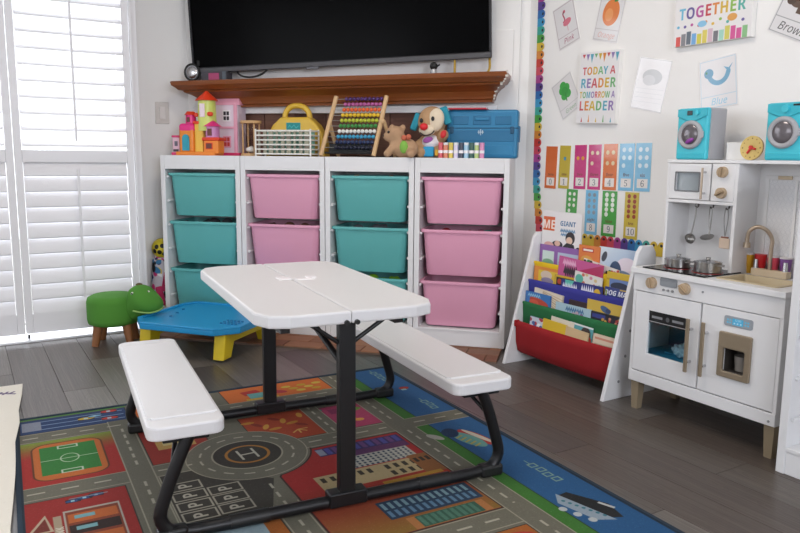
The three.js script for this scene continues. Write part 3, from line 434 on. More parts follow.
    R2(g, '#b9b2a4', k(.1), k(.8), k(.14), k(.42)); R2(g, '#8c3f22', k(.105), k(.81), k(.13), k(.4)); for (let i = 0; i < 6; i++) { R2(g, i % 2 ? '#2f1a12' : '#c9682c', k(.11), k(.825 + i * .064), k(.12), k(.05)); R2(g, '#7fb4ba', k(.125), k(.835 + i * .064), k(.05), k(.02)); }
    // car park
    P2(g, '#3e3a31', [[k(.362), k(.7)], [k(.47), k(.7)], [k(.66), k(.86)], [k(.597), k(1.04)], [k(.362), k(1.04)]]); L2(g, line, 3, [[k(.364), k(1.03)], [k(.364), k(.7)]]);
    const stall = (u, v) => { g.strokeStyle = '#b4ae9c'; g.lineWidth = 4; g.strokeRect(k(u), k(v), k(.088), k(.05)); g.save(); g.translate(k(u + .044), k(v + .025)); g.rotate(-Math.PI / 2); T2(g, '#c2bdac', 40, 'P', 0, 0); g.restore(); };
    for (let i = 0; i < 4; i++) stall(.374, .77 + i * .063); for (let i = 0; i < 3; i++) stall(.472, .835 + i * .06);
    // roundabout with helipad
    O2(g, line, k(.643), k(.655), k(.19), k(.19)); O2(g, road, k(.643), k(.655), k(.186), k(.186)); g.strokeStyle = dash; g.lineWidth = 5; g.setLineDash([24, 22]); g.beginPath(); g.arc(k(.643), k(.655), k(.146), 0, 7); g.stroke(); g.setLineDash([]); O2(g, line, k(.643), k(.655), k(.112), k(.112)); O2(g, '#37332b', k(.643), k(.655), k(.106), k(.106)); g.strokeStyle = '#b3792a'; g.lineWidth = 7; g.beginPath(); g.arc(k(.643), k(.655), k(.066), 0, 7); g.stroke();
    g.save(); g.translate(k(.643), k(.655)); g.rotate(-.05); L2(g, '#c6c3b2', 6, [[-18, -28], [-18, 28]]); L2(g, '#c6c3b2', 6, [[18, -28], [18, 28]]); L2(g, '#c6c3b2', 6, [[-18, 0], [18, 0]]); g.restore();
    // big red building block
    g.fillStyle = '#a8201b'; g.beginPath(); g.moveTo(k(.835), k(.708)); g.lineTo(k(1.15), k(.708)); g.lineTo(k(1.15), k(1.318)); g.lineTo(k(.68), k(1.318)); g.lineTo(k(.68), k(.862)); g.arc(k(.643), k(.655), k(.2), 1.35, .22, true); g.closePath(); g.fill(); g.strokeStyle = '#3a1d12'; g.lineWidth = 4; g.stroke();
    { const G = g.createLinearGradient(0, k(.95), 0, k(1.3)); G.addColorStop(0, 'rgba(150,80,30,0)'); G.addColorStop(1, '#8f6a24'); g.fillStyle = G; g.fillRect(k(.684), k(.95), k(.464), k(.364)); }
    R2(g, '#352a63', k(.84), k(.725), k(.3), k(.06)); for (let i = 0; i < 12; i++) R2(g, i % 2 ? '#4b4a9a' : '#6a3f7a', k(.845 + i * .0245), k(.73), k(.017), k(.048)); R2(g, '#8f96a8', k(.84), k(.73), k(.025), k(.048)); R2(g, '#5b2b5c', k(.9), k(.785), k(.24), k(.04));
    R2(g, '#b9b9ae', k(.9), k(.825), k(.22), k(.085)); for (let j = 0; j < 5; j++) for (let i = 0; i < 12; i++) R2(g, '#3a4658', k(.905 + i * .018), k(.83 + j * .017), k(.008), k(.011)); R2(g, '#bda97c', k(.76), k(.915), k(.36), k(.1)); for (let i = 0; i < 11; i++) if (i !== 6) { R2(g, '#332c1c', k(.775 + i * .03), k(.93), k(.014), k(.03)); if (i > 6) R2(g, '#332c1c', k(.775 + i * .03), k(.975), k(.014), k(.03)); } R2(g, '#8e5a2a', k(1.08), k(.9), k(.068), k(.14)); for (let i = 0; i < 3; i++) R2(g, '#2d2418', k(1.09 + i * .02), k(.925), k(.012), k(.03)); R2(g, '#b58a2c', k(.93), k(1.03), k(.2), k(.02));
    R2(g, '#1f3b56', k(.85), k(1.14), k(.29), k(.1)); for (let i = 0; i < 13; i++) { R2(g, '#7fa0ab', k(.858 + i * .0215), k(1.15), k(.011), k(.036)); R2(g, '#5f86a4', k(.858 + i * .0215), k(1.195), k(.011), k(.034)); } R2(g, '#b5763f', k(.885), k(1.25), k(.24), k(.062)); R2(g, '#2f5e4b', k(.91), k(1.252), k(.19), k(.058)); for (let i = 0; i < 9; i++) R2(g, '#4b7a66', k(.915 + i * .02), k(1.256), k(.012), k(.05));
    // right-hand road, verge and water
    vr(1.152, 1.235, 0, 2); R2(g, '#3d7d28', k(1.235), 0, k(.048), H); R2(g, '#1f5d92', k(1.283), 0, k(.187), H); L2(g, '#24401c', 3, [[k(1.283), 0], [k(1.283), H]]); hr(1.235, 1.47, .612, .698); R2(g, road, k(1.153), k(.615), k(.085), k(.08));
    const rings = (u, v, n) => { for (let i = 0; i < n; i++) { g.strokeStyle = '#86a89a'; g.lineWidth = 4; g.strokeRect(k(u) - 8 + 3 * (i % 2), k(v + i * .036), 18, 16); } L2(g, '#86a89a', 3, [[k(u), k(v - .03)], [k(u), k(v)]]); }; rings(1.385, .05, 4); rings(1.395, .47, 3); rings(1.392, 1.13, 4);
    g.save(); g.translate(k(1.345), k(.875)); g.rotate(1.35); O2(g, '#b7302a', 0, -18, 62, 20); O2(g, '#d8cdb8', 0, -26, 58, 8); O2(g, '#6fa9a0', 0, 6, 58, 24); for (let i = 0; i < 6; i++) L2(g, '#c9b458', 5, [[-45 + i * 16, 2], [-40 + i * 16, 26]]); g.restore(); O2(g, '#15365c', k(1.31), k(.8), 22, 30, .4); O2(g, '#b8b4a8', k(1.245), k(.81), 12, 26, -.5); O2(g, '#aa3128', k(1.405), k(.3), 16, 12); R2(g, '#8fc0c0', k(1.385), k(.31), 16, 12);
    g.save(); g.translate(k(1.35), k(1.42)); g.rotate(1.2); P2(g, '#15171a', [[-60, -34], [30, -44], [75, -12], [60, 4], [-66, -8]]); P2(g, '#9fb0bd', [[-74, -12], [70, 6], [40, 34], [-50, 22]]); for (let i = 0; i < 7; i++) O2(g, '#3f7f8f', -46 + i * 15, 6, 4, 4); for (let i = 0; i < 3; i++) O2(g, '#c9cfd0', -30 + i * 32, 38, 9, 9); R2(g, '#d8d8d4', 10, -40, 36, 8); g.restore();
    // remaining blocks nearer the camera
    block('#b3641f', .68, 1.42, 1.148, 1.97); O2(g, '#c0392b', k(1.06), k(1.47), 60, 26); O2(g, '#7a9a33', k(.9), k(1.5), 60, 24); R2(g, '#a59a84', k(.74), k(1.6), k(.3), k(.2)); block('#3d7d28', .37, 1.42, .595, 1.97); block('#b3641f', .37, 1.06, .595, 1.31); R2(g, '#9cb4bd', k(.4), k(1.08), k(.15), k(.1)); block('#a3241c', .012, 1.42, .275, 1.97);
    // lane dashes
    const hd = (u0, u1, v) => L2(g, dash, 6, [[k(u0), k(v)], [k(u1), k(v)]], [34, 30]), vd = (u, v0, v1) => L2(g, dash, 6, [[k(u), k(v0)], [k(u), k(v1)]], [24, 20]);
    hd(.02, 1.15, .21); hd(.02, .27, .655); hd(.37, .47, .655); hd(.85, 1.14, .655); hd(1.25, 1.46, .655); hd(.02, 1.14, 1.364); vd(.3225, .25, .6); vd(.3225, .71, 1.31); vd(.3225, 1.42, 2); vd(.9675, .27, .6); vd(1.1935, .02, .6); vd(1.1935, .71, 1.31); vd(1.1935, 1.42, 2); vd(.6375, .89, 1.31); vd(.6375, 1.42, 2);
    // pile texture
    for (let i = 0; i < 26000; i++) { g.globalAlpha = .1; R2(g, rnd() < .5 ? '#000' : '#fff', rnd() * W, rnd() * H, 2, 2); } g.globalAlpha = 1;
    g.strokeStyle = '#1c2f3f'; g.lineWidth = 18; g.strokeRect(0, 0, W, H);
  });
  const a = 2.6 * Math.PI / 180, TLx = 0.110, TLz = -2.789, cx = TLx + Math.cos(a) * RWd / 2 - Math.sin(a) * RL / 2, cz = TLz + Math.sin(a) * RWd / 2 + Math.cos(a) * RL / 2;
  const r = thing('play_rug', 'colourful town map play rug with roads, helipad and water', 'rug', [cx, 0, cz], -a);
  const e = std('#1c2f3f', 0.95); mesh('carpet', box(RWd, 0.006, RL), [e, e, std('#d2d2d2', 0.95, { map: tex }), e, e, e], r, [0, 0.0035, 0]);
  mesh('binding', join([at(box(RWd + .012, 0.008, 0.012), 0, 0, -RL / 2), at(box(RWd + .012, 0.008, 0.012), 0, 0, RL / 2), at(box(0.012, 0.008, RL), -RWd / 2, 0, 0), at(box(0.012, 0.008, RL), RWd / 2, 0, 0)]), e, r, [0, 0.0042, 0]);
}
{
  // cream mat with printed doodles, edge lying on the rug
  const edge = [[0.166, -3.235], [0.155, -3.1], [0.13, -2.9], [0.124, -2.75], [0.098, -2.55], [0.09, -2.4], [0.082, -2.28], [0.066, -2.1], [0.05, -1.94], [0.045, -1.7], [0.03, -1.4], [0.01, -1.1]];
  const t = canvas(512, 1024, (g, W, H) => { R2(g, '#e4ded0', 0, 0, W, H); for (let i = 0; i < 3000; i++) { g.globalAlpha = .08; R2(g, rnd() < .5 ? '#b7ac98' : '#fff', rnd() * W, rnd() * H, 3, 3); } g.globalAlpha = 1; const cs = ['#5b4a6e', '#c8563a', '#d9c25a', '#6fa3c4', '#7aa055']; for (let i = 0; i < 26; i++) { const x = 60 + rnd() * (W - 110), y = rnd() * H, c = cs[i % 5]; if (i % 3) O2(g, c, x, y, 14 + rnd() * 10, 10 + rnd() * 6, rnd() * 3); else for (let q = 0; q < 5; q++) L2(g, c, 4, [[x, y], [x + 26 * Math.cos(q * 1.2), y + 26 * Math.sin(q * 1.2)]]); } L2(g, '#5b4a6e', 5, [[430, 56], [470, 50], [500, 66]]); for (let q = 0; q < 4; q++) L2(g, '#5b4a6e', 5, [[455 + q * 10, 62], [462 + q * 12, 40 + q * 3]]); O2(g, '#c8563a', 476, 372, 13, 10); O2(g, '#d9c25a', 485, 590, 12, 20); });
  const N = 14, pos = [], uv = [], idx = [];
  edge.forEach(([x, z], i) => { for (let j = 0; j <= N; j++) { const f = j / N, xx = x - 0.95 * (1 - f), onRug = z > -2.8 ? Math.max(0, Math.min(1, (xx - 0.0) / 0.03)) : 0; pos.push(xx, 0.007 + 0.008 * onRug + 0.004 * Math.abs(Math.sin(i * 1.9 + j * 0.7)) * (0.4 + f), z); uv.push(f, 1 - (z + 3.235) / 2.135); } });
  for (let i = 0; i + 1 < edge.length; i++) for (let j = 0; j < N; j++) { const p = i * (N + 1) + j; idx.push(p, p + N + 1, p + 1, p + 1, p + N + 1, p + N + 2); }
  const n0 = pos.length / 3; for (let i = 0; i < n0; i++) { pos.push(pos[3 * i], Math.max(pos[3 * i + 1] - 0.006, 0.0005), pos[3 * i + 2]); uv.push(uv[2 * i], uv[2 * i + 1]); }
  for (let i = 0; i + 1 < edge.length; i++) { const p = i * (N + 1) + N, q = p + N + 1; idx.push(p, q, p + n0, q, q + n0, p + n0); } for (let j = 0; j < N; j++) { idx.push(j, j + 1, j + n0, j + 1, j + 1 + n0, j + n0); }
  const g = new THREE.BufferGeometry(); g.setAttribute('position', new THREE.Float32BufferAttribute(pos, 3)); g.setAttribute('uv', new THREE.Float32BufferAttribute(uv, 2)); g.setIndex(idx); g.computeVertexNormals();
  solo('play_mat', 'cream play mat with small printed doodles beside the town rug', 'mat', g, std('#ffffff', 0.85, { map: t, side: THREE.DoubleSide }), [0, 0, 0]);
}

// =================== PICNIC TABLE ===================
{
  const t = thing('picnic_table', 'white folding picnic table with two benches and a black tube frame', 'picnic table', [0.877, 0.0082, -2.055], -6 * Math.PI / 180);
  const pw = M.plasticWhite, bm = M.blackMetal, xo = 0.007;
  const half = (x0, x1) => { // half of the folding top, chamfered outer corners
    const l = 0.445, c = 0.075, s = x1 > 0.1 ? 1 : -1, o = s > 0 ? x1 : x0, i = s > 0 ? x0 : x1;
    const pts = [[i, -l], [o - s * c, -l], [o - s * c * 0.3, -l + c * 0.3], [o, -l + c], [o, l - c], [o - s * c * 0.3, l - c * 0.3], [o - s * c, l], [i, l]]; return ext(s > 0 ? pts : pts.reverse(), 0.034, 0.006);
  };
  const T = 0.542;
  for (const [x0, x1] of [[-0.236 + xo, -0.001 + xo], [0.001 + xo, 0.262 + xo]]) mesh('table_leaf', at(half(x0, x1), 0, T - 0.034, 0, Math.PI / 2, 0, 0).translate(0, 0.034, 0), pw, t);
  mesh('embossed_mark', join([at(rbox(0.045, 0.003, 0.05, 0.001), -0.02 + xo, T, -0.1), at(rbox(0.06, 0.003, 0.03, 0.001), 0.04 + xo, T, -0.07), at(rbox(0.03, 0.003, 0.03, 0.001), 0.07 + xo, T, -0.1)]), std('#f6f6f8', 0.25), t);
  mesh('under_rail', join([at(box(0.025, 0.022, 0.78), -0.16 + xo, T - 0.046, 0), at(box(0.025, 0.022, 0.78), 0.16 + xo, T - 0.046, 0)]), bm, t);
  for (const [bx, w] of [[-0.408, 0.185], [0.428, 0.2]]) {
    const s = rrect(-w / 2, -0.435, w / 2, 0.435, 0.03), b = mesh('bench_seat', at(ext(s, 0.036, 0.006), 0, 0, 0, Math.PI / 2).translate(0, 0.036, 0), pw, t, [bx, 0.2615, -0.005]);
    for (const k of [-1, 1]) mesh('end_ridge', rbox(w - 0.03, 0.007, 0.012, 0.003), pw, b, [0, 0.0375, k * 0.372]);
    mesh('seat_panel', rbox(w - 0.014, 0.006, 0.74, 0.003), pw, b, [0, 0.037, 0]);
    for (const k of [-1, 1]) mesh('seat_bracket', rbox(w * 0.6, 0.012, 0.05, 0.003), bm, b, [0, -0.008, k * 0.376 + 0.012]);
  }
  for (const k of [-1, 1]) {
    const z = k * 0.388 + 0.024;
    mesh('post', rbox(0.046, 0.49, 0.028, 0.004), bm, t, [0.004, 0.262, z]); mesh('base_bracket', rbox(0.108, 0.04, 0.044, 0.005), bm, t, [0.004, 0.025, z]);
    mesh('floor_tube', tube([[-0.404, 0.262, z], [-0.425, 0.215, z], [-0.462, 0.12, z], [-0.476, 0.062, z], [-0.455, 0.027, z], [-0.41, 0.018, z], [-0.2, 0.017, z], [0.0, 0.017, z], [0.2, 0.017, z], [0.42, 0.018, z], [0.468, 0.029, z], [0.488, 0.064, z], [0.476, 0.12, z], [0.445, 0.215, z], [0.425, 0.262, z]], 0.0165, 90, 12), bm, t);
    for (const x of [-0.45, 0.46]) mesh('corner_foot', rbox(0.075, 0.036, 0.04, 0.01), M.black, t, [x, 0.018, z]);
    for (const x of [-0.26, 0.27]) mesh('sleeve', at(cyl(0.0185, 0.0185, 0.1, 14), 0, 0, 0, 0, 0, Math.PI / 2), M.black, t, [x, 0.017, z]);
    for (const [s, x0] of [[-1, -0.44], [1, 0.46]]) mesh('seat_brace', rod([x0 + s * 0.006, 0.17, z], [s * 0.415, 0.258, z - k * 0.11], 0.006, 10), bm, t);
    for (const s of [-1, 1]) mesh('cross_brace', rod([0.004 + s * 0.02, 0.452, z], [0.01 + s * 0.1, 0.505, z], 0.006, 10), bm, t);
    for (const s of [-1, 1]) mesh('long_brace', rod([0.004 + s * 0.012, 0.4, z - k * 0.015], [0.03 + s * 0.06, 0.502, z - k * 0.3], 0.009, 10), bm, t);
    for (const x of [-0.014, 0.014]) mesh('bolt', at(cyl(0.0065, 0.0065, 0.012, 12), 0, 0, 0, Math.PI / 2), M.black, t, [x + xo, 0.513, k * 0.448]);
  }
}
// =================== DINOSAUR STOOL ===================
{
  const t = thing('dinosaur_stool', 'round green dinosaur stool with wooden legs by the shutters', 'stool', [0.618, 0, -3.785], -0.38), gr = std('#4c8a2f', 0.9, { sheen: 0.5, sheenRoughness: 0.7 }), lt = std('#8fb765', 0.9);
  mesh('cushion', lathe([[0.001, 0.1], [0.1, 0.1], [0.118, 0.108], [0.123, 0.13], [0.123, 0.215], [0.116, 0.238], [0.095, 0.248], [0.001, 0.252]], 36), gr, t);
  const head = blob((x, y, z) => { let d = ell(x, y, z, [0.15, 0.238, 0.06], [0.068, 0.058, 0.064]); d = smin(d, ell(x, y, z, [0.19, 0.2, 0.075], [0.066, 0.046, 0.06]), 0.04); d = smin(d, ell(x, y, z, [0.115, 0.17, 0.045], [0.05, 0.055, 0.05]), 0.04); return d; }, [0.155, 0.215, 0.06], 0.13, 48);
  mesh('head', head, gr, t, [0, 0.008, 0]);
  mesh('jaw_line', tube([[0.118, 0.175, 0.112], [0.155, 0.172, 0.133], [0.2, 0.168, 0.134], [0.24, 0.175, 0.112], [0.253, 0.182, 0.075]], 0.0045, 24, 8), lt, t, [0, 0.008, 0]);
  for (const [x, y, z] of [[0.118, 0.268, 0.104], [0.19, 0.272, 0.095]]) { const e = mesh('eye', sph(0.009, 12), std('#dfe0d4', 0.4), t, [x, y, z]); mesh('pupil', sph(0.005, 8), M.black, e, [-0.002, 0.001, 0.006]); }
  mesh('crest', at(sph(0.014, 10), 0, 0, 0, 0, 0, 0, [1.2, .6, 1.4]), std('#5a4a2a', 0.9), t, [0.14, 0.303, 0.05]);
  for (const [x, z] of [[-0.06, 0.06], [0.075, 0.06], [-0.06, -0.06], [0.075, -0.06]]) mesh('leg', rod([x * 1.25, 0, z * 1.25], [x, 0.104, z], 0.017, 14, 0.023), std('#8c5a34', 0.55), t);
}
// =================== BLUE ACTIVITY TABLE ===================
{
  const t = thing('activity_table', 'low blue toddler table with yellow legs in front of the storage units', 'play table', SF(-1.424, 0.012, -0.295), DIAG - 0.09), bl = std('#1f95cf', 0.38), ye = std('#d8bd1e', 0.42);
  const out = [[-0.285, -0.2], [-0.245, -0.27], [0.245, -0.27], [0.285, -0.2], [0.285, 0.17], [0.2, 0.262], [-0.2, 0.262], [-0.285, 0.17]];
  const inn = out.map(([x, y]) => [x * 0.93, y * 0.92]);
  mesh('table_top', at(ext(out, 0.026, 0.006), 0, 0.143, 0, Math.PI / 2), bl, t); mesh('raised_edge', at(ext(out, 0.012, 0.004, [inn.slice().reverse()]), 0, 0.152, 0, Math.PI / 2), bl, t);
  const bumps = []; for (let i = 0; i < 5; i++) for (let j = 0; j < 3; j++) bumps.push(at(cyl(0.006, 0.007, 0.006, 8), 0.15 + i * 0.02, 0.146, 0.06 + j * 0.03)); for (let i = 0; i < 3; i++) bumps.push(at(cyl(0.007, 0.008, 0.006, 8), -0.2 + i * 0.02, 0.146, -0.08 + i * 0.08)); mesh('stud_cluster', join(bumps), std('#1b78ad', 0.4), t);
  for (const s of [-1, 1]) mesh('leg_panel', at(ext([[-0.235, 0], [-0.17, 0], [-0.14, 0.07], [0.14, 0.07], [0.17, 0], [0.235, 0], [0.215, 0.118], [-0.215, 0.118]], 0.06, 0.006), 0, 0, 0, 0, Math.PI / 2), ye, t, [s * 0.205 - 0.03, 0, 0]);
  mesh('apron', rbox(0.36, 0.035, 0.02, 0.004), ye, t, [0, 0.1, -0.2]);
}
// =================== TOY BUNDLE BEHIND THE STOOL ===================
{
  const t = thing('toy_bundle', 'yellow spotted ball on a colourful fabric bag beside the storage units', 'toy', [0.942, 0, -4.115], -0.3);
  const pat = canvas(128, 256, (g, W, H) => { R2(g, '#cfcad2', 0, 0, W, H); const cs = ['#2b2f66', '#d13a7a', '#f0f0f0', '#3c7fb0', '#c22a4a', '#1c1c22', '#e7c63b']; for (let i = 0; i < 260; i++) O2(g, cs[i % 7], rnd() * W, rnd() * H, 3 + rnd() * 7, 2 + rnd() * 6, rnd() * 3); });
  mesh('bag', at(lathe([[0.001, 0], [0.055, 0.004], [0.062, 0.05], [0.06, 0.22], [0.05, 0.36], [0.03, 0.4], [0.001, 0.402]], 24), 0, 0, 0, 0, 0, 0, [1, 1, 0.6]), std('#ffffff', 0.7, { map: pat }), t);
  for (const [x, y, r] of [[0.02, 0.24, -.2], [0.045, 0.14, .1], [-0.01, 0.16, .2]]) mesh('magenta_panel', rbox(0.036, 0.11, 0.012, 0.005), std('#b81f58', 0.6), t, [x, y, 0.036], [0, 0, r]);
  const ball = mesh('ball', sph(0.056, 24), std('#d9c52a', 0.45), t, [0.004, 0.425, 0.0]);
  for (const [a, b] of [[-0.5, 0.25], [0.1, 0.35], [0.5, -0.1], [-0.2, -0.3], [-0.75, -0.2], [0.3, -0.5], [0.9, 0.3]]) { const d = mesh('spot', at(sph(0.013, 10), 0, 0, 0, 0, 0, 0, [1, 1, 0.3]), M.black, ball, [0.0545 * Math.sin(a) * Math.cos(b), 0.0545 * Math.sin(b), 0.0545 * Math.cos(a) * Math.cos(b)]); d.rotation.set(-b, a, 0, 'YXZ'); }
}

// =================== RIGHT WALL: CARDS, POSTERS, BORDER ===================
const WX = 2.5;
const crinkle = noiseTex(128, 128, (g, W, H) => { R2(g, '#808080', 0, 0, W, H); for (let i = 0; i < 70; i++) { g.globalAlpha = 0.35; const x = rnd() * W, y = rnd() * H, s = 8 + rnd() * 22; P2(g, rnd() < .5 ? '#5a5a5a' : '#a8a8a8', [[x, y], [x + s * rnd(), y + s], [x - s, y + s * rnd()]]); } g.globalAlpha = 1; });
function wallCard(name, label, category, z, y, w, h, rot, draw, o = {}) {
  const th = o.th || 0.002, px = o.px || 1100, tex = canvas(w * px, h * px, draw), e = o.edge || M.paper;
  const c = mesh(numbered(name), box(w, h, th), [e, e, e, e, std('#ffffff', o.crinkle ? 0.12 : o.rough ?? 0.4, { map: tex, clearcoat: o.coat ?? 0.7, clearcoatRoughness: 0.08, ...(o.crinkle ? { bumpMap: crinkle, bumpScale: 0.004 } : {}) }), e], scene, [WX - th / 2 - 0.0006, y, z]);
  c.rotation.order = 'YXZ'; c.rotation.set(o.tilt || 0, WALLR, rot); c.userData = { label, category }; if (o.group) c.userData.group = o.group; return c;
}
const D = Math.PI / 180;
const scrib = (g, c, x, y, w, n = 5, lw = 3, a = 5) => L2(g, c, lw, Array.from({ length: n * 2 + 1 }, (_, i) => [x + w * i / (n * 2), y + (i % 2 ? -a : a)]));
const frame = (g, W, H, c, hcap) => { R2(g, '#e3e1e2', 0, 0, W, H); g.strokeStyle = c; g.lineWidth = 3; g.strokeRect(6, 6, W - 12, H - 12); L2(g, c, 3, [[6, H - hcap], [W - 6, H - hcap]]); };
wallCard('color_card', 'laminated card with a pink flamingo, tilted beside the rainbow border', 'flash card', -2.62, 1.566, 0.14, 0.2, 17 * D, (g, W, H) => {
  frame(g, W, H, '#b9a9ae', 58); g.strokeStyle = '#b0485c'; g.lineWidth = 8; g.beginPath(); g.moveTo(W * .38, H * .42); g.bezierCurveTo(W * .62, H * .38, W * .3, H * .22, W * .5, H * .18); g.stroke(); O2(g, '#d9788a', W * .56, H * .45, 30, 17, -.2); O2(g, '#c85a70', W * .5, H * .18, 9, 8); L2(g, '#3a2a2e', 5, [[W * .5, H * .18], [W * .44, H * .23]]); L2(g, '#d58a96', 3, [[W * .55, H * .52], [W * .55, H * .66]]); T2(g, '#a8556c', 38, 'Pink', W / 2, H - 32, 'sans-serif', 'italic');
}, { group: 'colour cards on the wall' });
wallCard('color_card', 'laminated card with an orange fruit at the top of the wall', 'flash card', -2.352, 1.558, 0.15, 0.205, -13 * D, (g, W, H) => {
  frame(g, W, H, '#c2bcbc', 56); O2(g, '#e07a2c', W * .52, H * .4, 52, 62, .15); O2(g, '#eb9a55', W * .46, H * .45, 26, 30); O2(g, '#3f8f3c', W * .66, H * .13, 18, 8, -.5); L2(g, '#2f4a3a', 10, [[W * .54, H * .03], [W * .55, H * .12]]); T2(g, '#d9a9a0', 34, 'Orange', W / 2, H - 30, 'sans-serif', 'italic');
}, { group: 'colour cards on the wall' });
wallCard('color_card', 'laminated card with a green clover leaf, steeply tilted', 'flash card', -2.598, 1.236, 0.142, 0.182, 29 * D, (g, W, H) => {
  frame(g, W, H, '#c6c6c6', 50); for (const [x, y] of [[.4, .3], [.62, .3], [.5, .2], [.42, .46], [.6, .46]]) O2(g, '#3aa545', W * x, H * y, 23, 22); O2(g, '#2f9a3c', W * .5, H * .36, 24, 24); L2(g, '#2f8a38', 7, [[W * .5, H * .4], [W * .46, H * .62]]); T2(g, '#9ab79a', 30, 'Green', W / 2, H - 28, 'sans-serif', 'italic');
}, { group: 'colour cards on the wall' });
wallCard('color_card', 'laminated card with a blue whale above the turquoise washers', 'flash card', -1.788, 1.232, 0.16, 0.19, 7 * D, (g, W, H) => {
  frame(g, W, H, '#bcd0dd', 54); g.strokeStyle = '#6ba3c2'; g.lineWidth = 20; g.lineCap = 'round'; g.beginPath(); g.moveTo(W * .25, H * .28); g.bezierCurveTo(W * .3, H * .55, W * .7, H * .58, W * .78, H * .3); g.stroke(); O2(g, '#5d97b8', W * .26, H * .28, 22, 20); P2(g, '#6ba3c2', [[W * .78, H * .32], [W * .66, H * .2], [W * .79, H * .24], [W * .9, H * .16]]); O2(g, '#3d8a5a', W * .2, H * .26, 5, 5); T2(g, '#8cc3dc', 38, 'Blue', W / 2, H - 30, 'sans-serif', 'italic');
}, { group: 'colour cards on the wall' });
wallCard('color_card', 'laminated card with a brown bear at the picture corner', 'flash card', -1.485, 1.46, 0.17, 0.21, -25 * D, (g, W, H) => {
  frame(g, W, H, '#9a9a9c', 62); O2(g, '#5a4334', W * .6, H * .32, 54, 50); O2(g, '#5a4334', W * .36, H * .4, 36, 32); O2(g, '#4a3629', W * .22, H * .46, 18, 14); R2(g, '#5a4334', W * .42, H * .4, 22, 50); R2(g, '#4d392c', W * .75, H * .4, 24, 50); O2(g, '#5a4334', W * .3, H * .27, 11, 11); T2(g, '#3a3a3c', 42, 'Brown', W * .5, H - 34, 'sans-serif', 'italic');
}, { group: 'colour cards on the wall' });
wallCard('color_card', 'glossy white card with a grey smudge in a clear sleeve, right of the reader poster', 'flash card', -2.106, 1.25, 0.168, 0.21, -12 * D, (g, W, H) => { R2(g, '#eceaeb', 0, 0, W, H); O2(g, '#c3c4c6', W * .5, H * .35, 56, 34); O2(g, '#d4d4d6', W * .42, H * .42, 36, 24); for (let i = 0; i < 4; i++) L2(g, '#dcdcde', 2, [[12, H * .6 + i * 20], [W - 14, H * .57 + i * 20]]); g.strokeStyle = '#c8c6c8'; g.lineWidth = 3; g.strokeRect(3, 3, W - 6, H - 6); }, { group: 'colour cards on the wall', crinkle: true });
wallCard('canvas_print', 'narrow canvas print about readers and leaders', 'poster', -2.384, 1.258, 0.232, 0.315, -2.5 * D, (g, W, H) => {
  R2(g, '#e9e7e8', 0, 0, W, H); const cs = ['#c9545c', '#d98a3e', '#cfae3c', '#6fae72', '#5aa6bd', '#8f78b0']; for (let i = 0; i < 9; i++) P2(g, cs[(i * 5) % 6], [[12 + i * 27, 10], [34 + i * 27, 10], [23 + i * 27, 30 + (i % 3) * 12]]);
  const word = (s, y, size, off = 0) => { g.font = 'bold ' + size + 'px sans-serif'; g.textAlign = 'left'; g.textBaseline = 'middle'; const tw = g.measureText(s).width, f = Math.min(1, (W - 22) / tw); let x = (W - tw * f) / 2; g.save(); for (let i = 0; i < s.length; i++) { g.fillStyle = cs[(i + off) % 6]; g.save(); g.translate(x, y); g.scale(f, 1); g.fillText(s[i], 0, 0); g.restore(); x += g.measureText(s[i]).width * f; } g.restore(); };
  word('TODAY A', 92, 52, 0); word('READER', 152, 64, 4); word('TOMORROW A', 208, 42, 2); word('LEADER', 262, 64, 0); for (let i = 0; i < 5; i++) P2(g, cs[i], [[W * (.12 + .19 * i), H - 6], [W * (.14 + .19 * i), H - 30 - 14 * (i % 2)], [W * (.16 + .19 * i), H - 6]]);
}, { th: 0.022, rough: 0.7, coat: 0 });
wallCard('canvas_print', 'wide canvas print with rainbow lettering and crayons at the top edge', 'poster', -1.82, 1.55, 0.332, 0.332, 0, (g, W, H) => {
  R2(g, '#ebe9e9', 0, 0, W, H); const cs = ['#6fb7d6', '#6a5f9c', '#b85a9a', '#c94f55', '#dd8b4a', '#d9b54a', '#8fbb57', '#62b3a8'];
  g.font = 'bold 66px sans-serif'; g.textAlign = 'left'; g.textBaseline = 'middle'; let x = 20; const s = 'TOGETHER', tw = g.measureText(s).width, f = (W - 50) / tw; for (let i = 0; i < 8; i++) { g.fillStyle = cs[i]; g.save(); g.translate(x, H * .64); g.scale(f, 1); g.fillText(s[i], 0, 0); g.restore(); x += g.measureText(s[i]).width * f; }
  T2(g, '#d9534f', 40, '\u2665', W * .16, H * .47); for (let i = 0; i < 6; i++) R2(g, cs[(i * 3) % 8], W * (.3 + .11 * i), H * .42, 22, 30);
  const it = ['#d9605a', '#8a8a90', '#6f7a86', '#7aaede', '#d8cf5a', '#dfd06a', '#d8bcc8', '#7d7d84', '#a8d8c8', '#d8d06a', '#d65f9a', '#d65f9a', '#8fc08a']; it.forEach((c, i) => R2(g, c, 12 + i * (W - 24) / 13, H - 20 - 34 * (.6 + .5 * Math.sin(i * 2.3) ** 2), (W - 24) / 13 - 4, 20 + 34)); for (let i = 0; i < 10; i++) O2(g, cs[i % 8], 20 + i * 34, H * .78 + 10 * Math.sin(i * 3), 7, 6); O2(g, '#8fc6e6', W * .38, H * .78, 22, 13); O2(g, '#e0a55a', W * .76, H * .76, 22, 15);
}, { th: 0.024, rough: 0.7, coat: 0 });
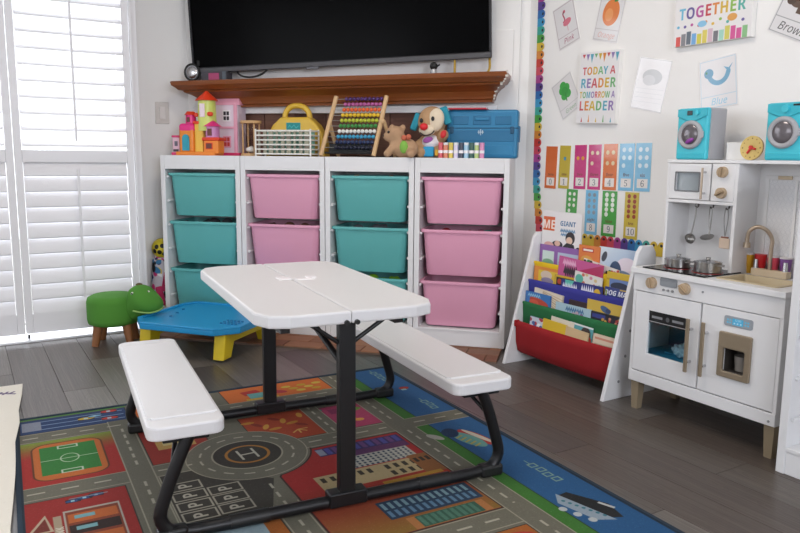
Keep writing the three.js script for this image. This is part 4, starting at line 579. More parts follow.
// number cards
{
  const words = ['zero', 'one', 'two', 'three', 'four', 'five', 'six', 'seven', 'eight', 'nine', 'ten'], cols = ['#d96a2b', '#c4ae35', '#c93a7e', '#c93a7e', '#d9702f', '#7fbfe3', '#84c2e4', '#4fa650', '#74bbe2', '#4ba549', '#cdb63f'];
  const cn = ['orange', 'mustard', 'magenta', 'magenta', 'orange', 'sky blue', 'sky blue', 'green', 'sky blue', 'green', 'mustard'];
  const sp = [[-2.683, .898, .08], [-2.59, .901, .073], [-2.487, .903, .077], [-2.397, .904, .079], [-2.304, .906, .081], [-2.21, .907, .084], [-2.12, .908, .084], [-2.533, .695, .073], [-2.403, .696, .078], [-2.295, .697, .087], [-2.169, .697, .077]];
  sp.forEach(([z, y, w], n) => wallCard('number_card', `${cn[n]} number card ${words[n]} ${n < 7 ? 'in the upper row' : 'in the lower row'}`, 'number card', z, y, w, 0.205, (n < 2 ? -1.2 : n === 7 ? -1.5 : 0.3) * D, (g, W, H) => {
    R2(g, cols[n], 0, 0, W, H); R2(g, '#ece7e3', W * .16, H * .74, W * .68, H * .19); T2(g, '#56616e', 46, String(n), W / 2, H * .842, 'serif', ''); T2(g, '#6b3a2a', 22, words[n], W / 2, H * .665, 'serif', 'bold');
    const oc = ['#e3b13c', '#3f8fb8', '#e2a23a', '#e8d8b8', '#e6cfa0', '#d8eef8', '#dcecf5', '#f0efe8', '#8d96a0', '#e9efe4', '#9a3a26'][n]; for (let i = 0; i < n; i++) { const r = Math.floor(i / 2), q = i % 2, tot = Math.ceil(n / 2); O2(g, oc, n === 1 ? W / 2 : W * (.3 + .4 * q), H * .6 * (r + .8) / (tot + .6), W * .12, W * .12); }
  }, { group: 'number cards on the wall', px: 1200, crinkle: n > 1 && n < 7 || n === 9 }));
}
// rainbow border: scalloped pieces, up the corner and along above the bookshelf
{
  const cols = ['#d8b83c', '#d88a35', '#c9392f', '#cf4a5e', '#a8418f', '#57408f', '#2f6fb3', '#3f9ccb', '#3aa79a', '#4aa343'];
  const b = thing('rainbow_border', 'rainbow scalloped border strip up the wall corner and along above the bookshelf', 'border', [WX - 0.001, 0, 0], WALLR);
  const H = 0.0388, W = 0.052, pc = (w, h) => { const s = [[0, 0], [w * .6, 0], ...Array.from({ length: 9 }, (_, i) => [w * .6 + w * .4 * Math.sin(i * Math.PI / 8), h / 2 - h / 2 * Math.cos(i * Math.PI / 8)]), [0, h]]; return ext(s, 0.0016); };
  const g1 = pc(W, H), mats = cols.map(c => std(c, 0.5, { clearcoat: 0.4 })), dark = std('#2d2a33', 0.7), dot = memo('bdot', () => join([at(rbox(0.012, 0.009, 0.0006, 0.0002, 1), 0, 0, 0), at(rbox(0.006, 0.014, 0.0006, 0.0002, 1), 0, 0, 0)]));
  for (let i = 0; i < 49; i++) { const y = 0.535 + i * H, z = -2.808 + (y - 0.53) * -0.012 + (y < 0.8 ? (0.8 - y) * 0.14 : 0), k = (i + 6) % 10; const p = mesh('border_piece', g1, mats[(10 - k) % 10], b, [z, y, 0]); mesh('piece_print', dot, dark, p, [0.037, H / 2, 0.0018]); }
  const g2 = pc(0.062, 0.04);
  for (let i = 0; i < 20; i++) { const z = -2.735 + i * 0.0398, k = (i + 3) % 10; const p = mesh('border_piece', g2, mats[[0, 0, 1, 2, 3, 4, 5, 6, 7, 8][k] ?? 0], b, [z, 0.53 + i * 0.0004, 0.001], [0, 0, 0]); p.rotation.z = Math.PI / 2; p.position.x += 0.04; mesh('piece_print', dot, dark, p, [0.046, 0.02, 0.0018]); }
}

// =================== SLING BOOKSHELF ===================
const BSX = 2.10; // front foot
{
  const b = thing('sling_bookshelf', 'white sling bookshelf with red, green, blue and yellow fabric pockets', 'bookshelf', [BSX, 0, -2.22], WALLR);
  // local: x along the wall, z towards the room (0 at the front foot)
  const side = [[0, 0], [-0.3, 0], [-0.255, 0.575], [-0.235, 0.605], [-0.175, 0.605], [-0.155, 0.58]];
  for (const [x, n] of [[-0.31, 'l'], [0.293, 'r']]) { const p = mesh('side_panel', ext(side.map(([z, y]) => [-z, y]), 0.018, 0.002), M.lam, b, [x + (n === 'l' ? -0.0 : 0), 0, 0], [0, Math.PI / 2, 0]); for (const [y, z] of [[0.07, -0.08], [0.17, -0.11], [0.27, -0.13], [0.5, -0.2]]) mesh('screw_cap', at(cyl(0.006, 0.006, 0.003, 10), 0, 0, 0, Math.PI / 2), M.grey, p, [-z, y, 0.0185]); }
  const fab = (c) => std(c, 0.85, { sheen: 0.3, sheenRoughness: 0.5, side: THREE.DoubleSide });
  const tiers = [[0.192, -0.066, '#981019', 'red'], [0.282, -0.102, '#1f6b3c', 'green'], [0.384, -0.132, '#34358f', 'blue'], [0.466, -0.162, '#d9b416', 'yellow'], [0.545, -0.172, '#b81f28', 'top']];
  tiers.slice(0, 4).forEach(([y, z, c, n], i) => {
    const dep = i ? 0.075 : 0.13, drop = i ? 0.12 : 0.148, N = 16;
    const prof = i ? [[z - 0.002, y + 0.006], [z + 0.007, y + 0.002], [z + 0.006, y - 0.016], [z + 0.004, y - 0.05], [z + 0.003, y - 0.1], [z - 0.008, y - drop], [z - 0.05, y - drop * .98], [z - dep, y - drop * .7], [z - dep - 0.01, y - 0.02]]
      : [[z - 0.002, y + 0.008], [z + 0.011, y], [z + 0.009, y - 0.02], [z + 0.006, y - drop * .6], [z - 0.004, y - drop * .9], [z - 0.025, y - drop], [z - dep * .6, y - drop * .98], [z - dep, y - drop * .7], [z - dep - 0.01, y - 0.03]];
    const rings = []; for (let j = 0; j <= N; j++) { const f = j / N, bulge = Math.sin(f * Math.PI) * (i ? 0.004 : 0.012); rings.push(prof.map(([pz, py], q) => [-0.288 + 0.576 * f, py - (q < 8 ? bulge * .35 : 0), pz + (q > 0 && q < 5 ? bulge * .6 + (i ? 0.0004 : 0.0015) * Math.sin(j * 2.1 + q) : 0)])); }
    const s = skin(rings, false); mesh('fabric_pocket', s, fab(c), b);
    mesh('front_dowel', at(cyl(0.006, 0.006, 0.584, 12), 0, 0, 0, 0, 0, Math.PI / 2), fab(c), b, [0, y, z + 0.001]);
    if (n === 'red') for (const q of [-1, 1]) mesh('pocket_ear', rbox(0.012, 0.03, 0.03, 0.006), fab(c), b, [q * 0.288, y - 0.004, z + 0.004]);
  });
  mesh('cross_rail', rbox(0.584, 0.05, 0.014, 0.002), M.lam, b, [0, 0.08, -0.27]);
}
// books: z = centre along the wall, w, h, top edge height, depth behind the bookshelf front
{
  const bookAt = (name, label, z0, z1, top, h, x, th, cover, draw, roll = 0, lean = 0.03, px = 700) => {
    const w = +(z1 - z0).toFixed(3), t = thing(name, label, 'book', [x, top - h * Math.cos(lean), (z0 + z1) / 2], WALLR); t.rotation.set(-lean, WALLR, roll, 'YXZ');
    const m = std(cover, 0.4), fm = draw ? std('#ffffff', 0.4, { map: canvas(w * px, h * px, draw), clearcoat: 0.3 }) : m;
    mesh('front_cover', box(w, h, 0.0016), [m, m, m, m, fm, m], t, [0, h / 2, th / 2]); mesh('back_cover', box(w, h, 0.0016), m, t, [0, h / 2, -th / 2]); mesh('pages', box(w - 0.006, h - 0.005, th - 0.002), M.paper, t, [-0.002, h / 2, 0]); mesh('spine', box(0.0016, h, th + 0.0016), m, t, [-w / 2, h / 2, 0]);
    return t;
  };
  // back row
  bookAt('picture_book', 'tall white sticker book with orange lettering, highest in the bookshelf', -2.507, -2.262, 0.705, 0.27, 2.294, 0.006, '#e9e7e6', (g, W, H) => {
    R2(g, '#e9e6e6', 0, 0, W, H); R2(g, '#d8622e', 4, 18, 52, 44); T2(g, '#f5e8e0', 40, 'ME', 30, 42); T2(g, '#2d5f8f', 22, 'GIANT', W * .66, 36); scrib(g, '#4a7fa8', W * .48, 58, 64, 9, 3, 4); scrib(g, '#4a7fa8', W * .5, 70, 58, 8, 3, 3); O2(g, '#2b2326', W * .74, H * .42, 20, 20); O2(g, '#e3c3ac', W * .72, H * .46, 14, 12); P2(g, '#1d1d24', [[W * .55, H * .58], [W * .66, H * .5], [W * .84, H * .52], [W * .88, H * .62], [W * .56, H * .64]]); O2(g, '#2b2a30', W * .42, H * .55, 24, 12); O2(g, '#e0b9a4', W * .42, H * .53, 13, 9); O2(g, '#dba9a2', W * .2, H * .57, 22, 10); O2(g, '#22222a', W * .93, H * .6, 8, 11, .8);
  });
  bookAt('picture_book', 'purple framed board book below the white sticker book', -2.507, -2.253, 0.550, 0.2, 2.285, 0.006, '#8a5aa3', (g, W, H) => { R2(g, '#8f5fa8', 0, 0, W, H); R2(g, '#cfe3dc', W * .07, H * .13, W * .3, H * .5); O2(g, '#7cab8a', W * .22, H * .4, 26, 12); R2(g, '#b6c6da', W * .46, H * .13, W * .5, H * .5); O2(g, '#62708a', W * .7, H * .36, 36, 14); O2(g, '#dfe9ef', W * .78, H * .28, 26, 9); });
  bookAt('picture_book', 'orange book with a small red label beside the purple board book', -2.255, -2.135, 0.575, 0.19, 2.279, 0.004, '#d9762f', (g, W, H) => { R2(g, '#dc7a34', 0, 0, W, H); R2(g, '#c23b2a', 14, 8, 46, 12); R2(g, '#e5ddd2', 18, 11, 38, 6); O2(g, '#d9a24a', W * .4, H * .35, 26, 16); O2(g, '#b8532a', W * .65, H * .45, 18, 12); });
  bookAt('picture_book', 'large pale blue book of snowy colours beside the kitchen', -2.142, -1.932, 0.579, 0.25, 2.2815, 0.004, '#a9c3d8', (g, W, H) => { const G = g.createLinearGradient(0, 0, W, H); G.addColorStop(0, '#dfe8ef'); G.addColorStop(.5, '#9fb6d4'); G.addColorStop(1, '#c9b8d4'); g.fillStyle = G; g.fillRect(0, 0, W, H); O2(g, '#e6dbe8', W * .72, H * .3, 40, 30); O2(g, '#30486a', W * .44, H * .38, 22, 30); O2(g, '#7c93b4', W * .6, H * .45, 40, 18); O2(g, '#3b3f4c', W * .14, H * .16, 9, 16, .4); O2(g, '#cfa9c4', W * .8, H * .5, 22, 12); });
  // yellow pocket
  bookAt('picture_book', 'bright pink book leaning against the yellow pocket', -2.350, -2.092, 0.512, 0.2, 2.2465, 0.003, '#c24d8c', (g, W, H) => { R2(g, '#c4538f', 0, 0, W, H); P2(g, '#b22a5e', [[W * .5, H * .22], [W, 0], [W, H], [W * .6, H]]); scrib(g, '#e3a9c8', W * .1, H * .12, W * .3, 8, 4, 6); scrib(g, '#2d1f2b', W * .14, H * .3, W * .3, 7, 6, 8); scrib(g, '#e9dfe6', W * .5, H * .34, W * .35, 9, 4, 6); }, -0.05);
  bookAt('picture_book', 'white book with black, red and green spots in the yellow pocket', -2.242, -2.044, 0.508, 0.18, 2.2715, 0.004, '#e6e2dd', (g, W, H) => { R2(g, '#e8e4e0', 0, 0, W, H); for (let i = 0; i < 90; i++) O2(g, ['#1d1d20', '#c2303a', '#2f8a4a', '#1d1d20', '#e0a0a8'][i % 5], rnd() * W, rnd() * H * .6, 5, 5); }, -0.14);
  bookAt('picture_book', 'thin yellow book at the kitchen end of the blue pocket', -2.059, -1.932, 0.487, 0.13, 2.2475, 0.003, '#d9b72a', (g, W, H) => { R2(g, '#d9b72a', 0, 0, W, H); R2(g, '#c09a1e', 0, H * .2, W, 5); });
  // blue pocket
  bookAt('picture_book', 'orange and yellow book at the panel end of the blue pocket', -2.499, -2.336, 0.452, 0.17, 2.2465, 0.004, '#d9822f', (g, W, H) => { R2(g, '#dc8a32', 0, 0, W, H); R2(g, '#dfbf35', W * .18, H * .08, W * .82, H * .9); O2(g, '#d9c4b0', W * .5, H * .2, 26, 14); O2(g, '#8a7f9a', W * .55, H * .34, 28, 10); });
  bookAt('picture_book', 'black and yellow paperback next to the orange one in the blue pocket', -2.355, -2.206, 0.432, 0.14, 2.241, 0.003, '#26201a', (g, W, H) => { R2(g, '#221d1c', 0, 0, W, H); g.strokeStyle = '#d6b02c'; g.lineWidth = 7; g.strokeRect(3, 3, W - 6, H - 6); O2(g, '#b3442a', W * .2, H * .2, 10, 9); O2(g, '#6a4a6e', W * .5, H * .28, 18, 9); });
  bookAt('picture_book', 'white floral book leaning above the navy picture book', -2.246, -2.089, 0.460, 0.15, 2.2415, 0.003, '#dfe0da', (g, W, H) => { R2(g, '#e2e0da', 0, 0, W, H); O2(g, '#5fb3a0', W * .18, H * .2, 16, 14); for (let i = 0; i < 18; i++) O2(g, ['#d98aa0', '#c96a5a', '#8fb7a8', '#d8c08a'][i % 4], rnd() * W, rnd() * H * .6, 6, 5); }, -0.08);
  bookAt('picture_book', 'wide navy book with white lettering and a yellow circle in the blue pocket', -2.311, -2.070, 0.419, 0.16, 2.2365, 0.003, '#2b2d72', (g, W, H) => { R2(g, '#2c2f78', 0, 0, W, H); P2(g, '#5fc0b0', [[W * .1, 0], [W * .32, 0], [W * .26, H * .16], [W * .1, H * .14]]); scrib(g, '#e8e8f0', W * .04, H * .22, W * .36, 9, 5, 7); scrib(g, '#e8e8f0', W * .5, H * .2, W * .3, 6, 5, 9); O2(g, '#dcb22e', W * .88, H * .2, 13, 14); });
  bookAt('picture_book', 'navy comic book with white lettering at the kitchen end of the blue pocket', -2.057, -1.932, 0.425, 0.16, 2.2365, 0.003, '#2a3578', (g, W, H) => { R2(g, '#2b387e', 0, 0, W, H); R2(g, '#c7a64a', W * .62, 1, W * .3, 4); T2(g, '#eef0f2', 20, 'DOG MAN', W * .52, H * .13, 'sans-serif', 'italic bold'); R2(g, '#8a9c4a', 2, H * .08, 6, H * .3); });
  bookAt('picture_book', 'blue book with dark picture behind the navy comic book', -2.040, -1.932, 0.460, 0.14, 2.2435, 0.003, '#5a78b8', (g, W, H) => { R2(g, '#6a86c0', 0, 0, W, H); O2(g, '#232c4a', W * .5, H * .2, 34, 12); });
  // green pocket
  bookAt('picture_book', 'blue book with a red swirl at the panel end of the green pocket', -2.507, -2.343, 0.337, 0.15, 2.2085, 0.005, '#2f6bb3', (g, W, H) => { R2(g, '#3c78bc', 0, 0, W, H); O2(g, '#c24a3a', W * .55, H * .26, 44, 11, .15); O2(g, '#d85f48', W * .35, H * .3, 22, 9); scrib(g, '#9fd0e4', W * .1, H * .1, W * .5, 6, 3, 4); });
  bookAt('picture_book', 'open cream paged book curling behind the blue one in the green pocket', -2.465, -2.283, 0.354, 0.15, 2.2165, 0.007, '#d8cbb4', (g, W, H) => { R2(g, '#e3d8c3', 0, 0, W, H); for (let i = 0; i < 6; i++) L2(g, i % 2 ? '#b79a78' : '#c9b392', 3, [[W * .3, 4 + i * 4], [W, 14 + i * 9]]); }, -0.06);
  bookAt('picture_book', 'pale blue picture book in the middle of the green pocket', -2.308, -2.100, 0.320, 0.14, 2.2085, 0.004, '#a8c6d4', (g, W, H) => { R2(g, '#aecbd8', 0, 0, W, H); scrib(g, '#3f6f9a', W * .3, H * .14, W * .5, 8, 4, 5); for (let i = 0; i < 12; i++) O2(g, ['#8a6a9a', '#4f8ab0', '#c9a9b8'][i % 3], rnd() * W, H * (.2 + rnd() * .3), 7, 6); });
  bookAt('picture_book', 'dark book with red flecks under the yellow one in the green pocket', -2.111, -1.932, 0.317, 0.13, 2.209, 0.004, '#23202a', (g, W, H) => { R2(g, '#211f2c', 0, 0, W, H); R2(g, '#34408a', W * .1, 4, W * .4, 12); for (let i = 0; i < 10; i++) O2(g, ['#a83a3a', '#c9a04a', '#c98a6a'][i % 3], W * (.4 + rnd() * .5), H * (.1 + rnd() * .2), 5, 4); });
  bookAt('picture_book', 'yellow book with a blue emblem leaning in the green pocket', -2.130, -1.937, 0.363, 0.15, 2.2165, 0.004, '#cfae45', (g, W, H) => { R2(g, '#d4b44c', 0, 0, W, H); O2(g, '#40608f', W * .52, H * .2, 20, 9, .3); O2(g, '#2f3f6a', W * .6, H * .22, 10, 6); R2(g, '#1d1c22', 0, H * .3, W, 8); });
  bookAt('picture_book', 'thin brown edged book behind the pale blue one in the green pocket', -2.236, -2.114, 0.342, 0.13, 2.2165, 0.004, '#3a2a2a');
  // red pocket
  bookAt('small_book', 'blue and white booklet at the panel end of the red pocket', -2.434, -2.318, 0.234, 0.11, 2.17, 0.006, '#5a7fb0', (g, W, H) => { R2(g, '#c9d4e0', 0, 0, W, H); for (let i = 0; i < 14; i++) O2(g, ['#3f62a0', '#b03a4a', '#eee'][i % 3], rnd() * W, rnd() * H * .5, 7, 6); }, 0, 0.1);
  bookAt('small_book', 'bright yellow reader in the red pocket', -2.350, -2.209, 0.238, 0.11, 2.17, 0.008, '#dcb92c', null, -0.03, 0.1);
  bookAt('small_book', 'white reader behind the yellow one in the red pocket', -2.314, -2.174, 0.255, 0.12, 2.184, 0.01, '#dcd4c4', null, -0.03, 0.1);
  bookAt('small_book', 'cream reader in the middle of the red pocket', -2.224, -2.083, 0.231, 0.11, 2.17, 0.008, '#d3b98e', null, -0.04, 0.1);
  bookAt('small_book', 'teal paperback standing with its picture cover turned out in the red pocket', -2.199, -2.066, 0.253, 0.12, 2.184, 0.01, '#3f8f9a', (g, W, H) => { R2(g, '#5aa3ac', 0, 0, W, H); O2(g, '#3b2f2c', W * .7, H * .3, 20, 22); O2(g, '#b0392f', W * .85, H * .5, 12, 14); R2(g, '#e4e8e6', 0, 0, W, 5); }, -0.03, 0.1);
  bookAt('small_book', 'cream and red reader at the kitchen end of the red pocket', -2.053, -1.932, 0.235, 0.11, 2.176, 0.008, '#d6bca4', (g, W, H) => { R2(g, '#dcc9b2', 0, 0, W, H); R2(g, '#c98a72', 6, 8, W - 12, 6); R2(g, '#b3a890', 6, 26, W - 12, 14); }, 0, 0.1);
}

// =================== TOY KITCHEN ===================
{
  const k = thing('toy_kitchen', 'white wooden toy kitchen with oven, sink, microwave and pale wood legs', 'toy kitchen', [2.14, 0, -1.534], WALLR);
  const W = 0.2925, DP = -0.28, w = M.lam;
  for (const [x, z] of [[-W + .025, -0.025], [W - .022, -0.025], [-W + .025, DP + .03], [W - .022, DP + .03]]) mesh('leg', crease(skin([rect(x - .013, z - .013, x + .013, z + .013).map(([a, b]) => [a, 0, b]), rect(x - .018, z - .018, x + .018, z + .018).map(([a, b]) => [a, 0.112, b])].map(r => r.slice().reverse()), true, true, true), 0.3), M.woodLeg, k);
  for (const s of [-1, 1]) mesh('side_panel', rbox(0.014, 0.415, -DP, 0.002), w, k, [s * (W - 0.007), 0.3175, DP / 2]);
  mesh('floor_panel', box(2 * W - 0.028, 0.012, -DP), w, k, [0, 0.118, DP / 2]); mesh('plinth', rbox(2 * W, 0.042, 0.014, 0.002), w, k, [0, 0.132, -0.005]);
  mesh('rear_panel', box(2 * W - 0.028, 0.41, 0.008), w, k, [0, 0.32, DP + 0.004]); mesh('divider', box(0.012, 0.36, -DP - 0.02), w, k, [0.004, 0.31, DP / 2]); mesh('control_fascia', rbox(2 * W, 0.066, 0.014, 0.002), w, k, [0, 0.4925, -0.005]);
  // doors
  const door = (x0, x1, hole) => ext(rect(x0, 0.157, x1, 0.457), 0.014, 0.0015, [hole.slice().reverse()]);
  const dl = mesh('oven_door', door(-W + 0.016, 0.0, rect(-0.216, 0.229, -0.054, 0.393)), w, k, [0, 0, -0.012]);
  mesh('oven_pane', box(0.17, 0.17, 0.002), std('#e8f2f5', 0.04, { transmission: 1, thickness: 0 }), dl, [-0.135, 0.311, 0.005]);
  const op = canvas(160, 40, (g, a, b) => { R2(g, '#17181a', 0, 0, a, b); R2(g, '#8d8f92', 12, 16, 46, 8); R2(g, '#8d8f92', 100, 16, 46, 8); O2(g, '#5d5f62', 80, 20, 8, 8); L2(g, '#c8c8c8', 2, [[0, 36], [160, 36]]); });
  mesh('oven_strip', box(0.162, 0.045, 0.002), [M.black, M.black, M.black, M.black, std('#ffffff', 0.3, { map: op }), M.black], dl, [-0.135, 0.371, 0.0075]);
  mesh('oven_floor', box(0.27, 0.004, 0.22), std('#2f8fb0', 0.5), k, [-0.14, 0.222, -0.14]); mesh('oven_lining', box(0.27, 0.24, 0.004), std('#2a5a6c', 0.6), k, [-0.14, 0.32, -0.2]);
  const dr = mesh('fridge_door', door(0.008, W - 0.012, rect(0.1, 0.247, 0.18, 0.328)), w, k, [0, 0, -0.012]);
  for (const [x, d] of [[-0.031, dl], [0.029, dr]]) { const h = mesh('handle', rbox(0.014, 0.19, 0.008, 0.003), M.gilt, d, [x, 0.304, 0.034]); for (const y of [-0.058, 0.058]) mesh('standoff', at(cyl(0.005, 0.005, 0.02, 10), 0, 0, 0, Math.PI / 2), M.chrome, h, [0.004, y, -0.012]); }
  const ice = mesh('ice_dispenser', ext(rrect(0.083, 0.228, 0.199, 0.381, 0.006), 0.012, 0.003, [rrect(0.102, 0.249, 0.179, 0.327, 0.006).reverse()]), M.gilt, dr, [0, 0, 0.013]);
  mesh('dispenser_recess', join([at(box(0.084, 0.086, 0.003), 0.14, 0.288, -0.06), at(box(0.003, 0.086, 0.07), 0.1, 0.288, -0.026), at(box(0.003, 0.086, 0.07), 0.18, 0.288, -0.026), at(box(0.084, 0.003, 0.07), 0.14, 0.246, -0.026), at(box(0.084, 0.003, 0.07), 0.14, 0.33, -0.026)]), std('#3b3733', 0.5), dr); mesh('ice_cup', cyl(0.026, 0.022, 0.05, 16), std('#8f8a84', 0.25), dr, [0.14, 0.275, -0.03]);
  const dt = canvas(220, 72, (g, a, b) => { g.clearRect(0, 0, a, b); R2(g, '#9a9fa6', 0, 0, a, b); R2(g, '#4fb3dc', 62, 10, 92, 52); T2(g, '#d4f1fb', 22, '12:00', 108, 24, 'sans-serif', ''); for (let i = 0; i < 3; i++) R2(g, '#bfe6f5', 74 + i * 26, 42, 14, 12); for (const x of [16, 38, 164, 186]) for (const y of [18, 40]) R2(g, '#68bede', x, y, 16, 14); });
  mesh('fridge_display', at(ext(rrect(-0.051, -0.017, 0.051, 0.017, 0.008), 0.003, 0.0008), 0, 0, 0), std('#9a9fa6', 0.35), dr, [0.144, 0.419, 0.0135]); mesh('display_print', box(0.094, 0.03, 0.001), [M.grey, M.grey, M.grey, M.grey, std('#ffffff', 0.3, { map: dt }), M.grey], dr, [0.144, 0.419, 0.0168]);
  // control knobs
  for (const [x, r] of [[-0.2065, 0.3], [-0.0645, 0.9]]) { const kn = mesh('control_knob', at(cyl(0.02, 0.021, 0.014, 24), 0, 0, 0, Math.PI / 2), M.knob, k, [x, 0.497, 0.009]); mesh('grip', at(rbox(0.008, 0.038, 0.012, 0.003), 0, 0, 0, 0, 0, r), M.knobGrip, kn, [0, 0, 0.011]); }
  mesh('oven_display', at(ext(rrect(-0.036, -0.016, 0.036, 0.016, 0.008), 0.004, 0.001), 0, 0, 0), std('#8b9095', 0.3), k, [-0.136, 0.508, 0.0015]); for (let i = 0; i < 3; i++) mesh('button', at(cyl(0.0045, 0.0045, 0.005, 10), 0, 0, 0, Math.PI / 2), M.grey, k, [-0.155 + i * 0.019, 0.479, 0.004]);
  for (const [x, y] of [[0.0045, 0.497], [W - .02, 0.125]]) mesh('screw', at(cyl(0.004, 0.004, 0.003, 8), 0, 0, 0, Math.PI / 2), M.grey, k, [x, y, 0.003]);
  for (const [y, z] of [[0.5, -0.03], [0.47, -0.03], [0.2, -0.03], [0.14, -0.03]]) mesh('screw', at(cyl(0.004, 0.004, 0.003, 8), 0, 0, 0, 0, 0, Math.PI / 2), M.grey, k, [W + 0.001, y, z]);
  // counter with sink opening (drawn in plan: y = -z)
  const sk = rrect(0.03, 0.04, 0.235, 0.185, 0.008);
  mesh('counter', at(ext(rect(-W - 0.006, -0.014, W + 0.006, -DP), 0.02, 0.002, [sk.slice().reverse()]), 0, 0.525, 0, -Math.PI / 2), w, k);
  mesh('sink_basin', crease(skin([rrect(0.022, 0.032, 0.243, 0.193, 0.01), rrect(0.022, 0.032, 0.243, 0.193, 0.01), rrect(0.034, 0.044, 0.231, 0.181, 0.008), rrect(0.04, 0.05, 0.225, 0.175, 0.01)].map((r, i) => r.map(([x, z]) => [x, [0.5452, 0.5485, 0.5485, 0.505][i], -z])), true, false, true), 0.5), std('#c8b897', 0.4, { side: THREE.DoubleSide }), k);
  const hob = mesh('stove_top', rbox(0.262, 0.005, 0.205, 0.002), std('#0b0b0d', 0.22, { specularIntensity: 0.35 }), k, [-0.128, 0.5475, -0.104]); for (const [x, z, r] of [[-0.052, 0.006, 0.05], [0.072, 0.006, 0.052]]) mesh('burner_ring', at(tor(r, 0.0012, 28), 0, 0, 0, Math.PI / 2), std('#a33a3a', 0.4), hob, [x, 0.0025, z]);
  // faucet
  const fx = 0.09, fz = -0.232; mesh('faucet_base', rbox(0.13, 0.024, 0.03, 0.003), M.beige, k, [fx + 0.005, 0.557, fz]);
  mesh('faucet', tube([[fx, 0.565, fz], [fx, 0.64, fz], [fx, 0.675, fz], [fx - 0.015, 0.705, fz + 0.012], [fx - 0.04, 0.715, fz + 0.024], [fx - 0.062, 0.7, fz + 0.034], [fx - 0.068, 0.672, fz + 0.036], [fx - 0.068, 0.655, fz + 0.036]], 0.0068, 40, 12), M.gold, k); mesh('spout_tip', cyl(0.011, 0.0125, 0.018, 14), M.gold, k, [fx - 0.068, 0.65, fz + 0.036]);
  for (const x of [-0.05, 0.055]) mesh('tap_handle', cyl(0.007, 0.01, 0.035, 12), M.chrome, k, [fx + x, 0.583, fz]);
  // upper cupboard
  const UF = -0.15, ud = UF - DP;
  mesh('top_board', rbox(2 * W + 0.004, 0.012, ud + 0.006, 0.002), w, k, [0, 0.936, (UF + DP) / 2]);
  mesh('upper_side', rbox(0.012, 0.386, ud, 0.002), w, k, [-W + 0.006, 0.738, (UF + DP) / 2]); mesh('upper_side', rbox(0.014, 0.386, ud, 0.002), w, k, [-0.006, 0.738, (UF + DP) / 2]); mesh('upper_side', rbox(0.012, 0.386, ud, 0.002), w, k, [W - 0.006, 0.738, (UF + DP) / 2]);
  mesh('splash_panel', box(2 * W - 0.02, 0.386, 0.006), w, k, [0, 0.738, DP + 0.004]); mesh('cupboard_floor', rbox(0.282, 0.012, ud + 0.004, 0.002), w, k, [-0.15, 0.79, (UF + DP) / 2]);
  mesh('microwave_fascia', rbox(0.09, 0.132, 0.012, 0.002), w, k, [-0.0565, 0.863, UF - 0.004]);
  const md = mesh('microwave_door', ext(rect(-0.279, 0.798, -0.106, 0.928), 0.012, 0.0015, [rrect(-0.252, 0.829, -0.15, 0.896, 0.003).reverse()]), w, k, [0, 0, UF - 0.009]); mesh('microwave_pane', box(0.106, 0.071, 0.002), std('#8e979c', 0.08), md, [-0.201, 0.8625, 0.002]); const mf = mesh('window_frame', ext(rrect(-0.255, 0.826, -0.147, 0.899, 0.004), 0.003, 0.001, [rrect(-0.25, 0.831, -0.152, 0.894, 0.003).reverse()]), std('#77797c', 0.5), md, [0, 0, 0.0115]);
  const mh = mesh('handle', rbox(0.007, 0.112, 0.007, 0.002), M.gold, md, [-0.126, 0.858, 0.032]); for (const y of [-0.035, 0.04]) mesh('standoff', at(cyl(0.004, 0.004, 0.022, 8), 0, 0, 0, Math.PI / 2), M.chrome, mh, [0, y, -0.013]);
  for (const [y, r] of [[0.9, 0.1], [0.827, 1.1]]) { const kn = mesh('microwave_knob', at(cyl(0.0185, 0.0195, 0.014, 24), 0, 0, 0, Math.PI / 2), M.knob, k, [-0.0565, y, UF + 0.009]); mesh('grip', at(rbox(0.008, 0.034, 0.012, 0.003), 0, 0, 0, 0, 0, -r), M.knobGrip, kn, [0, 0, 0.011]); }
  // window pane in the alcove with a printed lattice
  const lt = canvas(300, 380, (g, a, b) => { R2(g, '#e4e5e8', 0, 0, a, b); for (let i = 0; i < 12; i++) for (let j = 0; j < 15; j++) { g.strokeStyle = '#cfd1d6'; g.lineWidth = 2; g.beginPath(); g.arc(12 + i * 25 + (j % 2) * 12, 12 + j * 25, 11, 0, 7); g.stroke(); L2(g, '#d6d8dc', 2, [[i * 25, j * 25], [i * 25 + 20, j * 25 + 20]]); } });
  mesh('alcove_window', box(0.21, 0.29, 0.004), [w, w, w, w, std('#ffffff', 0.25, { map: lt }), w], k, [0.14, 0.735, DP + 0.01]); mesh('alcove_frame', ext(rect(0.028, 0.58, 0.254, 0.89), 0.006, 0.001, [rect(0.042, 0.594, 0.24, 0.876).reverse()]), w, k, [0, 0, DP + 0.009]); mesh('wood_tab', rbox(0.05, 0.012, 0.006, 0.002), M.beige, k, [0.1, 0.884, DP + 0.018]); mesh('mullion', rbox(0.01, 0.284, 0.005, 0.001), w, k, [0.14, 0.735, DP + 0.0135]);
  mesh('hook_rail', rbox(0.24, 0.008, 0.008, 0.002), w, k, [-0.14, 0.782, DP + 0.05]);
  for (const x of [-0.206, -0.143, -0.079]) mesh('hook', tube([[x, 0.785, DP + 0.05], [x, 0.772, DP + 0.052], [x, 0.766, DP + 0.06], [x, 0.77, DP + 0.068]], 0.003, 12, 6), std('#55504c', 0.4, { metalness: 0.5 }), k);
}
const K = (x, y, z) => [2.14 - z, y, -1.534 + x]; // kitchen-local point in the room
